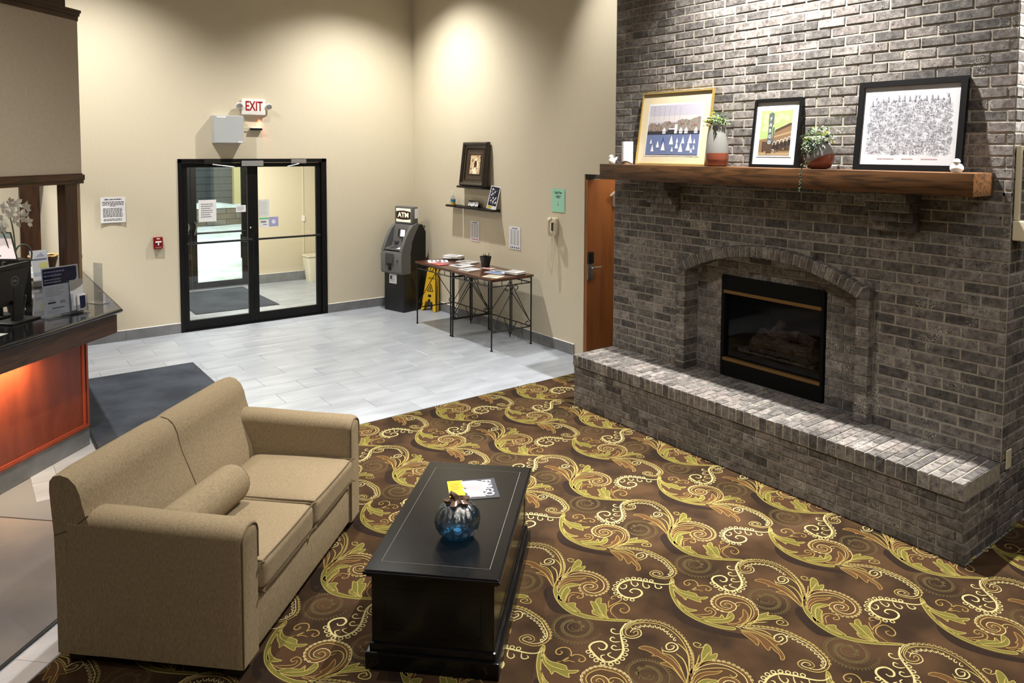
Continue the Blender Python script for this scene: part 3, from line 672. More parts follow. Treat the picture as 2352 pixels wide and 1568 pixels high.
# ================================================================== ENTRANCE DOORS, VESTIBULE, OUTSIDE
def lines_block(mb, x0, x1, y0, y1, n, mi, th=.45, ragged=.25, seed=0, M=None, z=.0006):
    rr = random.Random(seed); dy = (y1-y0)/n
    for i in range(n):
        y = y1-dy*(i+.5); x = x0; xe = x1-(x1-x0)*ragged*rr.random()
        while x < xe-.001:
            wl = (x1-x0)*rr.uniform(.06, .16); mb.rect(x, y-dy*th/2, min(x+wl, xe), y+dy*th/2, z, mi, M); x += wl+(x1-x0)*.025
def sheet(name, label, M, w, h, build, mats, cat='notice', t=.0012, curl=0, group=None, paper=None):
    """a flat sheet in frame M: x right, y up from its lower left corner, z out"""
    o = thing(name, label, cat, M=M, group=group); g = MB(); n = 10
    vs = []
    for i in range(n+1):
        x = w*i/n; z = curl*(2*i/n-1)**2
        vs += [(x, -curl*0, z), (x, h, z), (x, 0, z+t), (x, h, z+t)]
    for i in range(n):
        a, b_ = 4*i, 4*i+4
        g.add([vs[k] for k in (a, a+1, a+2, a+3, b_, b_+1, b_+2, b_+3)], [(2,6,7,3),(0,1,5,4),(0,4,6,2),(1,3,7,5)]+([(0,2,3,1)] if i == 0 else [])+([(4,5,7,6)] if i == n-1 else []))
    g.build('paper', paper or PAPER, o, world=False)
    p = MB(); build(p)
    if p.v:
        if curl:
            for v in p.v: v.z += curl*(2*v.x/w-1)**2
        p.M = None; [setattr(v, 'z', v.z+t) for v in p.v]; p.build('print', mats, o, world=False)
    return o
FX0, FX1, FZ = 2.192, 4.128, 2.19; FXM = 3.115
d1 = structure('door_1', (FXM, YD, 0)); b = MB()
y0, y1 = YD-.012, YD+.10
b.cbox((FX0, y0, 0), (FX0+.045, y1, FZ), .003); b.cbox((FX1-.075, y0, 0), (FX1, y1, FZ), .003); b.cbox((FX0, y0, FZ-.05), (FX1, y1, FZ), .003); b.cbox((FX0, y0, -.001), (FX1, y1, .012), .003)
b.build('door_frame', SATIN, d1)
def leaf(par, x0, x1, y, z1, hinge, stile=.065, bot=.12, topr=.055, push=True, lock=True, pull=True):
    lf = MB(); y1_ = y+.045
    for a, c in (((x0, y, .012), (x0+stile, y1_, z1)), ((x1-stile, y, .012), (x1, y1_, z1)), ((x0+stile, y, .012), (x1-stile, y1_, .012+bot)), ((x0+stile, y, z1-topr), (x1-stile, y1_, z1))): lf.cbox(a, c, .003)
    o = lf.build('door_leaf', SATIN, par)
    g = MB(); g.box((x0+stile, y+.018, .012+bot), (x1-stile, y+.024, z1-topr)); g.build('glass_pane', GLASS, o)
    if push:
        zb = 1.125; pb = MB(); pb.tube([(x0+.03, y-.055, zb), (x1-.03, y-.055, zb)], .014, 10)
        for x in (x0+.05, x1-.05): pb.tube([(x, y-.055, zb), (x, y+.002, zb)], .011, 8)
        pb.build('push_bar', mat('push_bar_metal', srgb(60,60,62), .28, .9), o, True)
    return o
l1 = leaf(d1, FX0+.048, FXM-.003, YD+.02, FZ-.053, 0); l2 = leaf(d1, FXM+.003, FX1-.078, YD+.02, FZ-.053, 1)
for lf, x in ((l1, FXM-.125),):
    p = MB(); p.tube(smooth_path([(x, YD+.07, .88), (x, YD+.12, .88), (x, YD+.12, .9), (x, YD+.12, 1.16), (x, YD+.12, 1.18), (x, YD+.07, 1.18)], 3), .014, 8); p.build('pull_handle', SATIN, lf, True)
p = MB(); p.lathe([(.013,0),(.013,.008),(.009,.012),(0,.012)], n=14, M=fr((FXM-.035, YD+.02, 1.277), (1,0,0), (0,0,1))); p.build('lock_cylinder', CHROME, l1, True)
p = MB(); p.cbox((2.965, YD-.03, 2.095), (3.245, YD-.005, 2.165), .003); p.build('header_plate', mat('satin_plate', srgb(168,168,168), .4, .6), d1)
for x0, x1, xa in ((2.50, 2.70, 2.86), (3.62, 3.83, 3.56)):
    p = MB(); p.cbox((x0, YD-.035, 2.125), (x1, YD-.005, 2.18), .006); c = p.build('door_closer', mat('closer_bronze', srgb(48,44,40), .4, .5) if x0 < 3 else mat('closer_silver', srgb(150,148,142), .4, .5), d1)
    q = MB(); q.tube([((x0+x1)/2, YD-.03, 2.12), (xa, YD-.05, 2.085)], .008, 6); q.tube([(xa, YD-.05, 2.085), (xa+.02, YD+.0, 2.10)], .008, 6); q.build('closer_arm', CHROME, c)
# notices taped to the entrance doors
def fn(x, z, y=YD+.036): return fr((x, y, z), (1,0,0), (0,0,1))
g_txt = ink(120,118,125)
sheet('door_notice', 'white typed notice taped inside the left glass door', fn(2.437, 1.385), .216, .28, lambda p: lines_block(p, .03, .186, .05, .24, 7, 0, .4, .3, 3), [g_txt])
sheet('door_notice', 'small white label at the edge of the left glass door', fn(2.90, 1.49), .125, .09, lambda p: lines_block(p, .015, .11, .02, .075, 3, 0, .4, .3, 4), [g_txt])
sheet('door_notice', 'tall pale sheet at the top of papers on the right glass door', fn(3.193, 1.41), .14, .235, lambda p: lines_block(p, .02, .12, .03, .21, 8, 0, .35, .3, 5), [ink(190,192,192)], paper=mat('pale_sheet', srgb(214,216,212), .7))
def gp(p): p.rect(0,.105,.125,.13,.0005,0); lines_block(p,.02,.1,.06,.085,1,1,.8,.1,2); lines_block(p,.05,.11,.025,.045,1,1,.5,.1,2)
sheet('door_sticker', 'white sticker with green top band on right glass door', fn(3.198, 1.272), .125, .13, gp, [ink(112,190,140), ink(70,90,80)], cat='sticker')
def lp(p):
    p.flat([(.065+.028*math.cos(a*.52), .065+.03*math.sin(a*.52)) for a in range(12)], .0005, 0)
sheet('door_sticker', 'square lilac sticker with a pale disc on right glass door', fn(3.326, 1.275), .13, .13, lp, [ink(214,216,234)], cat='sticker', paper=mat('lilac_vinyl', srgb(158,158,196), .6))
# vestibule
VY = 12.80
wall('wall_vestibule_far', [((3.965, VY, 0), (5.75, VY+.15, 3.2)), ((1.75, VY, 2.26), (3.965, VY+.15, 3.2))])
wall('wall_vestibule_right', [((5.6, YD+.15, 0), (5.75, VY, 3.2))]); wall('wall_vestibule_left', [((1.75, YD+.15, 0), (1.9, VY, 3.2))])
cv = structure('ceiling_vestibule'); b = MB(); b.box((1.75, YD+.15, 2.8), (5.75, VY+.15, 2.9)); b.build('ceiling_panel', CEIL, cv)
baseboard('baseboard_vestibule', 3.965, VY, 5.6, VY, (0,-1,0), .155)
d2 = structure('door_2', (2.95, VY, 0)); b = MB(); ox0, ox1 = 1.93, 3.965
b.cbox((ox0, VY-.01, 0), (ox0+.05, VY+.1, 2.26), .003); b.cbox((ox1-.05, VY-.01, 0), (ox1, VY+.1, 2.26), .003); b.cbox((ox0, VY-.01, 2.2), (ox1, VY+.1, 2.26), .003); b.build('door_frame', SATIN, d2)
xm = 3.02
for a, c in ((ox0+.053, xm-.003), (xm+.003, ox1-.053)):
    lf = leaf(d2, a, c, VY+.02, 2.197, 0, .085, .10, .07, False)
    pb = MB(); pb.tube([(a+.04, VY-.03, .935), (c-.04, VY-.03, .935)], .016, 8); pb.tube([(a+.07, VY-.03, .935), (a+.07, VY+.025, .935)], .012, 6); pb.tube([(c-.07, VY-.03, .935), (c-.07, VY+.025, .935)], .012, 6); pb.build('push_bar', SATIN, lf, True)
    x = c-.06 if a < xm else a+.05
    q = MB(); q.tube(smooth_path([(x, VY+.02, .9), (x-.02, VY-.06, .93), (x+.01, VY-.07, 1.05), (x, VY+.02, 1.12)], 4), .012, 8); q.build('pull_handle', mat('steel_pull', srgb(120,120,118), .3, .8), lf, True)
# runner mat inside the vestibule
MATM = noise_mat('charcoal_ribbed_mat', srgb(52,56,63), srgb(68,73,81), 3, .95, .4, 300, spec=.1, bdist=.003)
RUB = mat('black_rubber', srgb(14,14,16), .7)
def floor_mat(label, M, w, h, m=MATM, z=.009):
    o = thing('floor_mat', label, 'mat', M=M); g = MB(); g.cbox((0,0,0), (w,h,z*.6), .003); g.build('rubber_border', RUB, o, world=False)
    g = MB(); g.cbox((.018,.018,z*.3), (w-.018,h-.018,z), .003); g.build('pile', m, o, world=False); return o
floor_mat('dark ribbed doormat lying between the two pairs of glass doors', Matrix.Translation((2.60, 10.88, 0)), 1.18, 1.8)
b = thing('waste_basket', 'tall cream waste basket in the corner of the vestibule', 'bin', (4.99, 12.58, 0)); g = MB()
def rr(w, d, r=.03, n=4):
    P = []
    for cx, cy, a0 in ((w/2-r, d/2-r, 0), (-w/2+r, d/2-r, 90), (-w/2+r, -d/2+r, 180), (w/2-r, -d/2+r, 270)):
        for k in range(n+1): a = R(a0+90*k/n); P.append((cx+r*math.cos(a), cy+r*math.sin(a)))
    return P
def loft(g, secs, mi=0, cap0=True, cap1=True, M=None):
    n = len(secs[0][0]); vs = []; fs = []
    for P, z in secs: vs += [(p[0], p[1], z) for p in P]
    for i in range(len(secs)-1):
        for j in range(n): fs.append((i*n+j, i*n+(j+1) % n, (i+1)*n+(j+1) % n, (i+1)*n+j))
    if cap0: fs.append(tuple(range(n-1,-1,-1)))
    if cap1: fs.append(tuple((len(secs)-1)*n+j for j in range(n)))
    g.add(vs, fs, mi, M); return g
loft(g, [(rr(.24,.2),0),(rr(.33,.27),.44),(rr(.33,.27),.45),(rr(.3,.24),.45),(rr(.22,.18),.03)], cap1=True); g.build('bin_body', mat('cream_bin', srgb(226,220,200), .5), b, True, False)
g = MB(); loft(g, [(rr(.352,.292),.44),(rr(.352,.292),.458),(rr(.325,.265),.458),(rr(.325,.265),.44)], cap0=False, cap1=False); g.build('rim', mat('cream_bin_rim', srgb(232,226,208), .5), b, True, False)
t = thing('wall_conduit', 'thin cream surface conduit running down the vestibule wall', 'conduit', (4.885, VY-.006, .16)); g = MB(); g.cbox((4.873, VY-.013, .16), (4.895, VY, 2.4), .003); g.build('raceway', CREAM, t)
g = MB(); g.cbox((4.862, VY-.022, 1.04), (4.91, VY, 1.14), .003); g.build('switch_box', WHITE, t)
# outside: snow, low brick wall, dark building, pale column
sn = structure('ground_snow', (5, 20, 0)); g = MB(); nx, ny = 46, 60; rs = random.Random(4)
from mathutils import noise as mn
vs = []
for j in range(ny+1):
    for i in range(nx+1):
        x = -8+i*.6; y = 13.0+j*.22; h = mn.noise(Vector((x*.45, y*.5, 0)))*.10+mn.noise(Vector((x*1.6, y*1.9, 3)))*.05
        vs.append((x, y, -.09+h*min(1, (y-12.95)*.5)))
g.add(vs, [(j*(nx+1)+i, j*(nx+1)+i+1, (j+1)*(nx+1)+i+1, (j+1)*(nx+1)+i) for j in range(ny) for i in range(nx)])
SNOW = noise_mat('packed_snow', srgb(226,238,236), srgb(176,188,168), 1.4, .85, .3, 14, lo=.5, hi=.72, bdist=.03)
g.build('snow_field', SNOW, sn, True)
t = thing('retaining_wall', 'low grey block wall across the snowy yard outside', 'wall', (6.5, 24.4, 0)); rs = random.Random(2)
DKB = noise_mat('grey_block', srgb(134,130,118), srgb(108,104,96), 2, .9, .2, 20); DKB2 = noise_mat('grey_block_brown', srgb(126,116,98), srgb(104,96,82), 2, .9, .2, 20)
for r in range(3):
    x = 2.0-(.3 if r % 2 else 0)
    while x < 12:
        g = MB(); g.cbox((x+.006, 24.4, -.1+r*.18+.005), (x+.594, 24.75, -.1+(r+1)*.18-.005), .01); g.build('block', DKB if rs.random() < .6 else DKB2, t); x += .6
t2 = MB(); P = []
for i in range(26):
    x = 1.6+i*.42; P.append((x, .50+.10+.05*math.sin(i*1.3)+rs.uniform(-.02,.02)))
for i in range(25):
    (xa, za), (xb, zb) = P[i], P[i+1]
    t2.add([(xa,24.36,.44),(xb,24.36,.44),(xb,24.36,zb-.04),(xa,24.36,za-.04),(xa,24.5,za),(xb,24.5,zb),(xa,24.85,za-.1),(xb,24.85,zb-.1)], [(0,1,2,3),(3,2,5,4),(4,5,7,6)])
o = t2.build('snow_cap', SNOW, t, True)
t = thing('neighbour_building', 'dark grey clapboard building behind the snowy wall outside', 'building', (6.5, 27, 0)); rs = random.Random(8)
SID = noise_mat('slate_siding', srgb(98,106,106), srgb(82,90,90), 1, .8, .1, 30); SID2 = noise_mat('slate_siding_dark', srgb(76,84,88), srgb(64,72,74), 1, .8, .1, 30)
for r in range(22):
    for (xa, xb, mm) in ((-2, 7.03, SID2), (7.03, 14, SID)):
        g = MB(); z = -.1+r*.24
        g.add([(xa,27,z),(xb,27,z),(xb,27.03,z+.24),(xa,27.03,z+.24),(xa,27.1,z),(xb,27.1,z),(xb,27.1,z+.24),(xa,27.1,z+.24)], [(0,1,2,3),(4,7,6,5),(0,4,5,1),(3,2,6,7),(1,5,6,2),(0,3,7,4)]); g.build('siding_board', mm, t)
t = thing('corner_pillar', 'pale yellow pillar in front of the dark building outside', 'pillar', (7.85, 26.8, 0)); g = MB(); g.cbox((7.73, 26.72, -.1), (7.965, 26.96, 5), .01); g.cbox((7.71, 26.70, -.1), (7.985, 26.97, .3), .01)
g.build('shaft', mat('pale_yellow_paint', srgb(236,222,158), .6), t)
g = MB(); g.cbox((7.97, 26.8, -.1), (8.16, 26.96, 5), .01); g.build('grey_casing', mat('casing_grey', srgb(150,150,140), .7), t)
# brown side door in the recess beside the chimney
d3 = structure('door_3', (6.05, 6.19, 0)); b = MB(); b.cbox((5.51, 6.008, .012), (6.45, 6.05, 2.0), .003); b.build('door_leaf', DOORWOOD, d3)
b = MB(); b.cbox((5.52, 6.0, 2.005), (6.68, 6.05, 2.062), .003); b.build('door_head', mat('dark_frame', srgb(34,30,26), .5), d3)
rl = bpy.data.lights.new('recess_fill', 'AREA'); rl.energy = 14; rl.size = .5; rl.color = (1,.93,.84); o = bpy.data.objects.new('recess_fill', rl); COL.objects.link(o); o.location = (5.95, 5.35, 2.55)  # fill light added in the recess to brighten the door leaf
L3 = fr((5.545, 6.008, .89), (1,0,0), (0,0,1)); b = MB(); b.cbox((-.04,0,0), (.04,.18,.02), .01, M=L3); b.cbox((-.04,.18,0), (.04,.31,.035), .012, mi=1, M=L3); lk = b.build('lock_body', [mat('lock_steel', srgb(128,124,118), .35, .8), BLACK], d3, True)
b = MB(); b.tube(smooth_path([(0,.14,.02),(0,.14,.055),(.02,.14,.06),(.13,.138,.05)], 4), .011, 8, M=L3); b.build('lever_handle', CHROME, lk, True)
b = MB(); b.cbox((5.885,5.965,1.69), (5.935,6.008,1.84), .006); b.tube([(5.905,5.975,1.83),(5.845,5.925,1.86),(5.815,5.965,1.815)], .012, 8); b.build('door_closer', mat('white_closer', srgb(220,220,215), .4), d3, True)

# ================================================================== THINGS ON THE ENTRANCE WALL
def fd(x, z, y=YD): return fr((x, y, z), (1,0,0), (0,0,1))
INKD = ink(52,54,62)
s1 = sheet('wall_notice', 'curling white debit card advisory notice left of entrance doors', fd(1.338, 1.437, YD-.012), .262, .305, lambda p: (lines_block(p,.02,.245,.205,.255,3,0,.5,.02,1), lines_block(p,.1,.16,.19,.205,1,0,.5,0,9), lines_block(p,.025,.24,.065,.175,7,0,.5,.08,2), lines_block(p,.03,.23,.02,.05,2,0,.5,.2,3)), [INKD], curl=.012)
tx_ = text('DEBIT CARD ADVISORY', .021, INKD, s1, fd(1.338, 1.437, YD-.012) @ Matrix.Translation((.131,.276,.0016)), bold=.0010, sx=.80)
for v in tx_.data.vertices: v.co.z += .012*(2*v.co.x/.262-1)**2
fa = thing('fire_alarm_pull', 'red fire alarm pull station left of the entrance doors', 'alarm', M=fd(1.894, 1.088)); REDP = mat('alarm_red', srgb(126,10,14), .35)
g = MB(); g.cbox((0,0,0), (.104,.145,.045), .008); g.build('alarm_body', REDP, fa, world=False)
g = MB(); g.cbox((.018,.078,.045), (.086,.096,.055), .003); g.cbox((.044,.045,.045), (.060,.08,.053), .003); g.build('pull_handle', WHITE, fa, world=False)
text('FIRE', .02, WHITE, fa, fd(1.894,1.088) @ Matrix.Translation((.052,.125,.0455)), bold=.001)
text('PULL DOWN', .011, WHITE, fa, fd(1.894,1.088) @ Matrix.Translation((.052,.02,.0455)))
ex = thing('exit_sign', 'white exit sign with red letters and two lamp heads', 'sign', M=fd(2.972, 2.765)); g = MB(); g.cbox((0,0,0), (.305,.205,.055), .012); g.build('sign_box', WHITE, ex, True, False)
text('EXIT', .172, mat('exit_red', srgb(150,14,24), .4), ex, fd(2.972,2.765) @ Matrix.Translation((.152,.108,.0555)), bold=.004, sx=.64)
for s, x in ((-1, -.035), (1, .345)):
    g = MB(); Mh = fr((x, .115, .06), (1,0,0), (0, .82, .57)); g.lathe([(.0,-.03),(.03,-.028),(.043,0),(.043,.012),(.037,.014)], n=20, M=Mh); g.tube([(x, .115, .03), (x-s*.05, .12, .02)], .012, 8)
    h = g.build('lamp_head', WHITE, ex, True, False); g = MB(); g.lathe([(.036,.0135),(.02,.02),(0,.022)], n=20, M=Mh); g.build('lens', mat('lens_grey', srgb(170,172,172), .2, .3), h, True, False)
bx = thing('electrical_box', 'grey metal electrical box on wall above the entrance doors', 'electrical box', M=fd(2.602, 2.392)); g = MB(); g.cbox((0,0,0), (.365,.35,.13), .004); g.build('enclosure', GREY, bx, world=False)
g = MB(); g.cbox((.004,.004,.13), (.361,.346,.136), .003); g.build('cover', mat('cover_grey', srgb(172,175,176), .45), bx, world=False)
g = MB(); g.cbox((.03,.318,.136), (.145,.338,.138), .001); g.build('rating_label', PAPER, bx, world=False)
g = MB(); g.cbox((.29,.006,.136), (.35,.022,.14), .002); g.build('latch', WHITE, bx, world=False)
se = thing('door_sensor', 'narrow black motion sensor on a thin rod under exit sign', 'sensor', M=fd(3.08, 2.565)); g = MB(); g.cbox((0,0,0), (.155,.026,.05), .008); g.build('sensor_bar', BLACK, se, True, False)
g = MB(); g.cbox((.01,.026,.0), (.15,.034,.05), .003); g.build('top_cap', WHITE, se, True, False); g = MB(); g.tube([(-.115,.03,.03),(.01,.032,.03)], .005, 6); g.build('conduit', CREAM, se, True, False)
d = bpy.data.lights.new('sign_lamp', 'SPOT'); d.energy = 9.0; d.color = (1,.08,.05); d.spot_size = R(60); d.spot_blend = .9; d.shadow_soft_size = .004
o = bpy.data.objects.new('sign_lamp', d); COL.objects.link(o); o.location = (3.21, YD-.03, 2.75); o.rotation_euler = Vector((.0,.12,-1)).to_track_quat('-Z','Y').to_euler()

# ================================================================== DESK WALL
def fa_(y, z, x=XA): return fr((x, y, z), (0,-1,0), (0,0,1))          # y = left edge as seen
def ledge(label, yl, yr, z0, dep=.125, h=.028):
    o = thing('floating_shelf', label, 'shelf', M=fa_(yl, z0)); L_ = yl-yr; g = MB(); g.cbox((0,0,0), (L_,h,dep), .003); g.build('shelf_board', BLACK, o, world=False)
    g = MB(); g.cbox((0,-.008,0), (L_,.0,.012), .002); g.build('wall_cleat', BLACK, o, world=False); return o

ledge('upper short black floating shelf carrying the dark picture frame', 8.493, 7.865, 1.812)
ledge('shortest black floating shelf at the left of the lower row, under the soap pump', 8.777, 8.532, 1.538)
ledge('middle black floating shelf of the lower row with the small sign', 8.512, 7.972, 1.535)
ledge('right black floating shelf of the lower row holding the leaning photo', 7.962, 7.645, 1.532)
# framed picture leaning on the upper shelf
def tilt(M, a): return M @ Matrix.Rotation(-a, 4, 'X')                # leans back (top towards -z of the frame)
Mf = tilt(fa_(8.425, 1.841, XA-.085), R(7)); f = thing('framed_picture', 'sepia arch picture in a deep dark ornate frame on upper shelf', 'picture', M=Mf); W_, H_ = .575, .585
DKF = noise_mat('espresso_frame', srgb(44,34,26), srgb(30,23,18), 20, .3, .05, 60, coat=.3)
def mitre(g, x0, y0, x1, y1, prof, mi=0):          # picture moulding: profile of (inset, height)
    n = len(prof); vs = []
    for (ins, h) in prof: vs += [(x0+ins, y0+ins, h), (x1-ins, y0+ins, h), (x1-ins, y1-ins, h), (x0+ins, y1-ins, h)]
    g.add(vs, [(i*4+k, i*4+(k+1) % 4, (i+1)*4+(k+1) % 4, (i+1)*4+k) for i in range(n-1) for k in range(4)], mi)
g = MB(); mitre(g, 0, 0, W_, H_, [(.0,0),(0,.028),(.006,.05),(.02,.056),(.04,.046),(.055,.03),(.075,.026),(.08,.03),(.086,.024),(.086,0)]); g.build('frame', DKF, f, True, False, angle=25)
g = MB(); 
for k in range(40):
    for x in (.012, W_-.012): g.lathe([(0,-.005),(.006,0),(0,.005)], (x, .02+k*(H_-.04)/39, .052), 6)
g.build('beading', DKF, f, world=False, kind='stuff')
g = MB(); mitre(g, .08, .08, W_-.08, H_-.08, [(0,.018),(.06,.012),(.07,.018),(.08,.018),(.085,.008)]); g.build('inner_mat', noise_mat('brown_mat', srgb(66,50,36), srgb(56,42,30), 30, .6, 0), f, world=False)
g = MB(); a0, a1_ = .16, W_-.16; g.rect(a0,.16,a1_,H_-.16,.008,0); g.flat([(a0+.06,.2),(a0+.2,.2),(a0+.2,.3),(a0+.19,.35),(a0+.15,.375),(a0+.11,.36),(a0+.09,.3)],.0086,1)
g.flat([(a0+.10,.25),(a0+.165,.25),(a0+.165,.315),(a0+.15,.34),(a0+.12,.335),(a0+.10,.31)],.0092,2)
rs = random.Random(5)
for k in range(44): x, y = rs.uniform(a0,a1_-.03), rs.uniform(.16,H_-.19); g.flat([(x,y),(x+rs.uniform(.012,.035),y+.004),(x+.02,y+rs.uniform(.01,.03))],.0095+k*.00001,2 if rs.random() < .6 else 0)
g.flat([(a0+.08,.165),(a0+.18,.165),(a0+.15,.25),(a0+.11,.25)],.0099,1)
g.build('print', [ink(206,178,140), ink(240,226,196), ink(74,44,28)], f, world=False)
g = MB(); g.add([(0.02,.0,-.001),(W_-.02,0,-.001),(W_-.02,H_-.02,-.001),(.02,H_-.02,-.001),(.02,0,-.012),(W_-.02,0,-.012),(W_-.02,H_-.02,-.012),(.02,H_-.02,-.012)],[(0,1,2,3),(4,7,6,5),(0,4,5,1),(1,5,6,2),(2,6,7,3),(3,7,4,0)]); g.build('backing_board', mat('kraft_board', srgb(140,100,62), .8), f, world=False)
# soap pump bottle with layered colours
b = thing('pump_bottle', 'small clear pump bottle with blue and yellow layers', 'bottle', (XA-.075, 8.66, 1.567)); pr = .036
for z0, z1, c, nm in ((0,.03,(204,170,70),'yellow_layer'),(.03,.042,(120,150,110),'green_layer'),(.042,.075,(60,120,160),'blue_layer')):
    g = MB(); g.lathe([(pr,z0),(pr,z1)], n=20); g.build(nm, mat(nm, srgb(*c), .25), b, True, False)
g = MB(); g.lathe([(pr,.0752),(pr,.085),(.026,.105),(.012,.118),(.011,.13)], n=20); g.build('bottle_top', ACRYL, b, True, False)
g = MB(); g.lathe([(.013,.13),(.013,.142),(.004,.143),(.004,.165),(.012,.166),(.012,.176),(0,.177)], n=14); g.tube([(0,0,.17),(-.02,.018,.178),(-.03,.026,.172)], .004, 6); g.build('pump_head', WHITE, b, True, False)
# small tented sign
Mc = tilt(fa_(8.30, 1.565, XA-.075), R(18)); c = thing('tabletop_sign', 'little black and white patterned sign on the middle shelf', 'sign', M=Mc); g = MB(); g.cbox((0,0,-.004), (.25,.088,.002), .002); g.build('sign_plate', BLACK, c, world=False)
rs = random.Random(3); g = MB()
for k in range(7):
    x = .012+k*.034; g.rect(x, rs.uniform(.008,.02), x+rs.uniform(.018,.03), rs.uniform(.06,.08), .0026, 0); g.rect(x+.006, .03, x+.014, .05, .003, 1)
g.build('print', [PAPER, ink(40,40,60)], c, world=False)
g = MB(); g.add([(0.02,0,-.005),(.23,0,-.005),(.23,.06,-.005),(.02,.06,-.005),(.02,-.008,-.07),(.23,-.008,-.07)],[(0,1,5,4),(2,3,4,5),(0,4,3),(1,2,5)]); g.build('easel_back', BLACK, c, world=False)
# leaning photograph card in a clear stand
Mp = tilt(fr((XA-.11, 7.80, 1.575), (.35,-1,0), (-.02,.0,1)), R(12)); Mp = Mp @ Matrix.Rotation(R(-8), 4, 'Z'); p = thing('photo_card', 'tall tilted black and white photo card on right shelf', 'photo', M=Mp); g = MB(); g.cbox((0,0,0), (.15,.30,.003), .001); g.build('card', PAPER, p, world=False)
g = MB(); g.rect(.01,.045,.14,.29,.0034,0); rs = random.Random(9)
for k in range(26): x, y = rs.uniform(.012,.11), rs.uniform(.05,.255); g.flat([(x,y),(x+rs.uniform(.01,.03),y+.006),(x+.016,y+rs.uniform(.015,.04)),(x+.002,y+.02)],.0037+k*.00002,1 if rs.random()<.45 else 2)
g.rect(.01,.01,.075,.04,.0036,3); g.build('print', [ink(36,36,44), ink(226,226,230), ink(110,110,130), ink(190,180,60)], p, world=False)
g = MB(); g.cbox((.03,-.012,-.05), (.12,.004,.03), .003); g.build('stand', ACRYL, p, world=False)
# notices pinned to the desk wall
GT = ink(120,118,124); RD = ink(150,60,62); BL = ink(72,84,120)
def cal(p, w, h, hd, zig):
    p.rect(w*.25,h*.9,w*.75,h*.935,.0006,hd)
    for c in range(3):
        for r in range(13): p.rect(w*(.12+.28*c), h*(.2+r*.052), w*(.12+.28*c+.2), h*(.2+r*.052+.03), .0006, 0)
    for c in range(5): x = w*(.08+.17*c); p.flat([(x,h*.05),(x+w*.16,h*.05),(x+w*.08,h*.14)],.0006,zig)
sheet('wall_notice', 'white schedule with red zigzag foot beneath the shelves', fa_(8.33, 1.10, XA-.004), .215, .27, lambda p: cal(p,.215,.27,1,2), [ink(168,166,170), ink(90,60,60), RD])
sheet('wall_notice', 'white schedule with blue heading and blue zigzag foot', fa_(7.45, 1.085, XA-.004), .235, .285, lambda p: cal(p,.235,.285,1,2), [ink(150,152,160), BL, BL])
hs = sheet('help_notice', 'mint green paper notice above the wall telephone', fa_(6.61, 1.61, XA-.004), .225, .27, lambda p: (p.rect(.108,.08,.112,.12,.0006,0), p.flat([(.1,.085),(.12,.085),(.11,.07)],.0007,0)), [ink(40,60,60)], paper=mat('mint_paper', srgb(158,212,184), .7))
Mh = fa_(6.61, 1.61, XA-.004); text("Dial '0' for", .038, ink(30,45,50), hs, Mh @ Matrix.Translation((.112,.222,.0016)), bold=.0008, sx=.8); text('HELP', .042, ink(30,45,50), hs, Mh @ Matrix.Translation((.112,.175,.0016)), bold=.0008, sx=.85)
ph = thing('wall_telephone', 'cream wall telephone with a coiled cord hanging below', 'telephone', M=fa_(6.60, 1.335)); g = MB(); g.cbox((0,0,0), (.105,.205,.045), .015); g.build('base', CREAM, ph, True, False)
g = MB(); g.cbox((.03,.055,.045), (.062,.15,.05), .006); g.build('keypad', BLACKP, ph, world=False)
g = MB(); g.tube(smooth_path([(.045,.01,.06),(.045,.03,.088),(.045,.06,.098),(.045,.15,.098),(.045,.18,.09),(.045,.20,.062)],3), [.02,.026,.025,.02,.018,.017,.017,.017,.017,.018,.02,.024,.027,.027,.024,.02], 10); g.build('handset', CREAM, ph, True, False)
P = [];
for i in range(26*10+1):
    t = i/260; a = t*26*2*math.pi; P.append((.03+.012*math.sin(t*3)+.007*math.cos(a), .01-.46*t, .035+.02*math.sin(t*2)+.007*math.sin(a)))
g = MB(); g.tube(P, .0028, 4); g.tube(smooth_path([(.06,.01,.03),(.075,-.12,.03),(.05,-.30,.03),(.042,-.455,.05)],5), .003, 5); g.build('coiled_cord', CREAM, ph, True, False)

# ================================================================== CASH MACHINE
Ma = Matrix.Translation((4.945, 9.475, 0)) @ Matrix.Rotation(R(-75.5), 4, 'Z')
at = thing('cash_machine', 'grey and black cash machine with a lit sign on top', 'cash machine', M=Ma); aw = .205
g = MB(); g.cbox((-aw,0,0), (aw,.43,.575), .006); g.build('safe_cabinet', mat('cabinet_black', srgb(16,18,22), .35), at, world=False)
def side(g, P, x0, x1, mi=0):                        # profile in (depth, z) extruded across the width
    M = fr((x0,0,0), (0,1,0), (0,0,1)); g.prism(P, 0, x1-x0, mi, M)
g = MB(); side(g, [(.10,.575),(.43,.575),(.43,1.13),(.36,1.24),(.255,1.24),(.16,1.02),(.10,.90)], -aw, aw); g.build('upper_cabinet', BLACK, at, world=False)
g = MB(); side(g, [(.12,.55),(-.035,.55),(-.055,.58),(-.06,.83),(-.04,.868),(.12,.868)], -aw-.012, aw+.012); fl_ = g.build('lower_fascia', GREYP, at, True, False, angle=30)
g = MB(); g.cbox((-.12,-.064,.66), (.06,-.052,.84), .02); g.prism([(-.11,.80),(-.075,.68),(.02,.68),(.065,.80)], -.068, -.05, 0, Matrix(((1,0,0,0),(0,0,1,0),(0,1,0,0),(0,0,0,1))))
g.build('deposit_chute', GREYD, at, world=False)
g = MB(); g.cbox((-.05,-.07,.60), (.0,-.05,.70), .004); g.cbox((-.075,-.071,.675), (.02,-.055,.70), .004); g.build('slot', BLACK, at, world=False)
